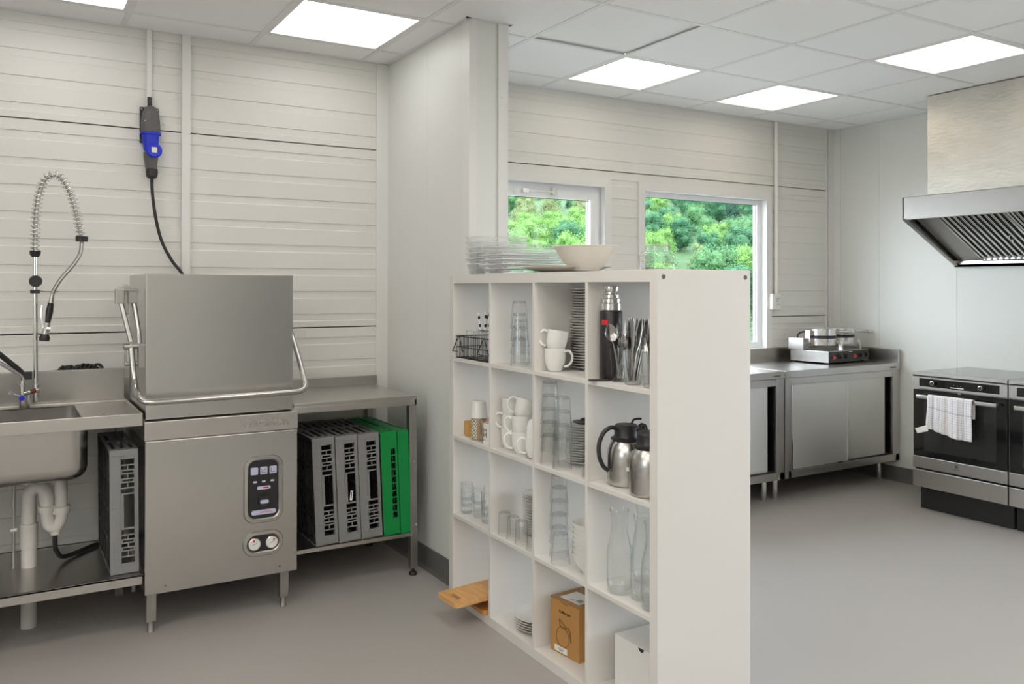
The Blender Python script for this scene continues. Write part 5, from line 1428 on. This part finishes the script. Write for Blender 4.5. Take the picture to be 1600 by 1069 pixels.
# tea towel over the first cooker's handle
import mathutils
mb = MB(); NU, NV = 44, 60
y_a, y_b = 2.900, 3.186
grid = []
for j in range(NV + 1):
    s = j / NV
    row = []
    for i in range(NU + 1):
        u = i / NU; y = y_a + (y_b - y_a) * u
        Lb = .115; Lf = .215 + .028 * (1 - u) + .010 * math.sin(u * 5)
        hp = .030                                  # strip over the bar
        tot_ = Lb + hp + Lf; q = s * tot_
        wv = .0035 * math.sin(u * 19 + .6) + .0025 * math.sin(u * 41 + 1)
        if q < Lb: z = .742 - (Lb - q); x = 4.9685 + wv * .3 * (1 - q / Lb)
        elif q < Lb + hp:
            a = PI * (q - Lb) / hp; x = 4.958 + .0115 * math.cos(a) ; z = .742 + .005 * math.sin(a)
        else:
            f = (q - Lb - hp) / Lf; z = .742 - f * Lf; x = 4.9455 - .006 * f - wv * (.5 + 1.8 * f) - .003
        yy = y + (.012 * (s - .6) if s > .6 else 0) * (1 - 2 * u) * -1.0 + .004 * math.sin(s * 9) * (u - .5)
        row.append((x, yy, z, u, s))
    grid.append(row)
verts = [(p[0], p[1], p[2]) for r in grid for p in r]; uvs = [(p[3], p[4]) for r in grid for p in r]
faces = [(j * (NU + 1) + i, j * (NU + 1) + i + 1, (j + 1) * (NU + 1) + i + 1, (j + 1) * (NU + 1) + i) for j in range(NV) for i in range(NU)]
me = bpy.data.meshes.new('tea_towel'); me.from_pydata(verts, [], faces)
uv = me.uv_layers.new(name='uv')
for lp in me.loops: uv.data[lp.index].uv = uvs[lp.vertex_index]
me.materials.append(M_towel); me.shade_smooth()
tw = bpy.data.objects.new('tea_towel', me); COL.objects.link(tw)
sd = tw.modifiers.new('thickness', 'SOLIDIFY'); sd.thickness = .0022; sd.offset = 0
tag(tw, 'white tea towel with blue-grey checks hanging over the oven door handle', 'towel')
lb = MB().quad((4.934, 3.183, .560), (4.930, 3.262, .528), (4.930, 3.245, .500), (4.934, 3.175, .523)).build('care_label', M_paper, tw)
sl = lb.modifiers.new('thickness', 'SOLIDIFY'); sl.thickness = .0012

# ---- extractor hood along the right wall
HY1, HY0 = 3.396, 1.20
t = thing('extractor_hood', 'large stainless steel extractor hood with slatted filters above the cookers', 'extractor hood', (5.0, HY0, 1.555))
LH = HY1 - HY0
MB().box(.110, .615, .0, LH - .104, .445, H - 1.555 - .004).build('duct_cover', M_hood, t, bevel=.002)
MB().box(0, .02, 0, LH, .308, .445).box(0, .618, 0, LH, .440, .446).cyl((.001, LH - .045, .43), (-.002, LH - .045, .43), .004, 8).build('front_band', M_steeld, t, bevel=.002)
MB().prism([(0, .308), (0, .445), (.618, .445), (.618, 0), (.59, 0)], 'y', LH - .012, LH).build('end_panel', M_steel, t, bevel=.001); MB().prism([(0, .308), (0, .445), (.618, .445), (.618, 0), (.59, 0)], 'y', 0, .012).build('end_panel', M_steel, t, bevel=.001)
MB().prism([(.0, .308), (.0, .300), (.592, .0), (.60, .004)], 'y', LH - .028, LH - .001).box(0, .028, 0, LH, .300, .309).build('bottom_rim', M_steeld, t, bevel=.001)
MB().box(.575, .618, 0, LH, .0, .022).box(.575, .58, 0, LH, .0, .045).build('grease_gutter', M_steel, t, bevel=.002)
def slope(x, off): return .308 - (x) * (.308 / .59) + off
mb = MB()
pts_ = [(.022, slope(.022, .055)), (.585, slope(.585, .040)), (.585, slope(.585, .047)), (.022, slope(.022, .062))]
mb.prism(pts_, 'y', LH - .185, LH - .030)
mb.build('blanking_plate', M_steeld, t, bevel=.001)
MB().box(.02, .612, .012, LH - .012, .425, .44).build('inner_top', M_dark, t)
for k in range(4):
    ya = LH - .19 - .455 * (k + 1) + .006; yb = LH - .19 - .455 * k - .006
    f = MB()
    for a, b in ((.030, .048), (.560, .578)):
        f.prism([(a, slope(a, .030)), (b, slope(b, .030)), (b, slope(b, .055)), (a, slope(a, .055))], 'y', ya, yb)
    for a, b in ((ya, ya + .014), (yb - .014, yb)):
        f.prism([(.030, slope(.03, .030)), (.578, slope(.578, .030)), (.578, slope(.578, .055)), (.030, slope(.030, .055))], 'y', a, b)
    fr = f.build('grease_filter', M_steel, t)
    b_ = MB(); n = 11
    for i in range(n):
        y = ya + .030 + (yb - ya - .060) * i / (n - 1)
        b_.tube([(.045, y, slope(.045, .038)), (.565, y, slope(.565, .038))], .0085, 8)
    b_.build('baffle_slats', M_chrome, fr, smooth=50)
    MB().prism([(.045, slope(.045, .052)), (.565, slope(.565, .052)), (.565, slope(.565, .056)), (.045, slope(.045, .056))], 'y', ya + .01, yb - .01).build('baffle_back', M_black, fr)
    MB().tube(arc([(.30, ya + .12, slope(.3, .03)), (.30, ya + .12, slope(.3, .005)), (.34, ya + .12, slope(.34, .005)), (.34, ya + .12, slope(.34, .03))], .008), .003, 6).build('filter_grip', M_chrome, fr)
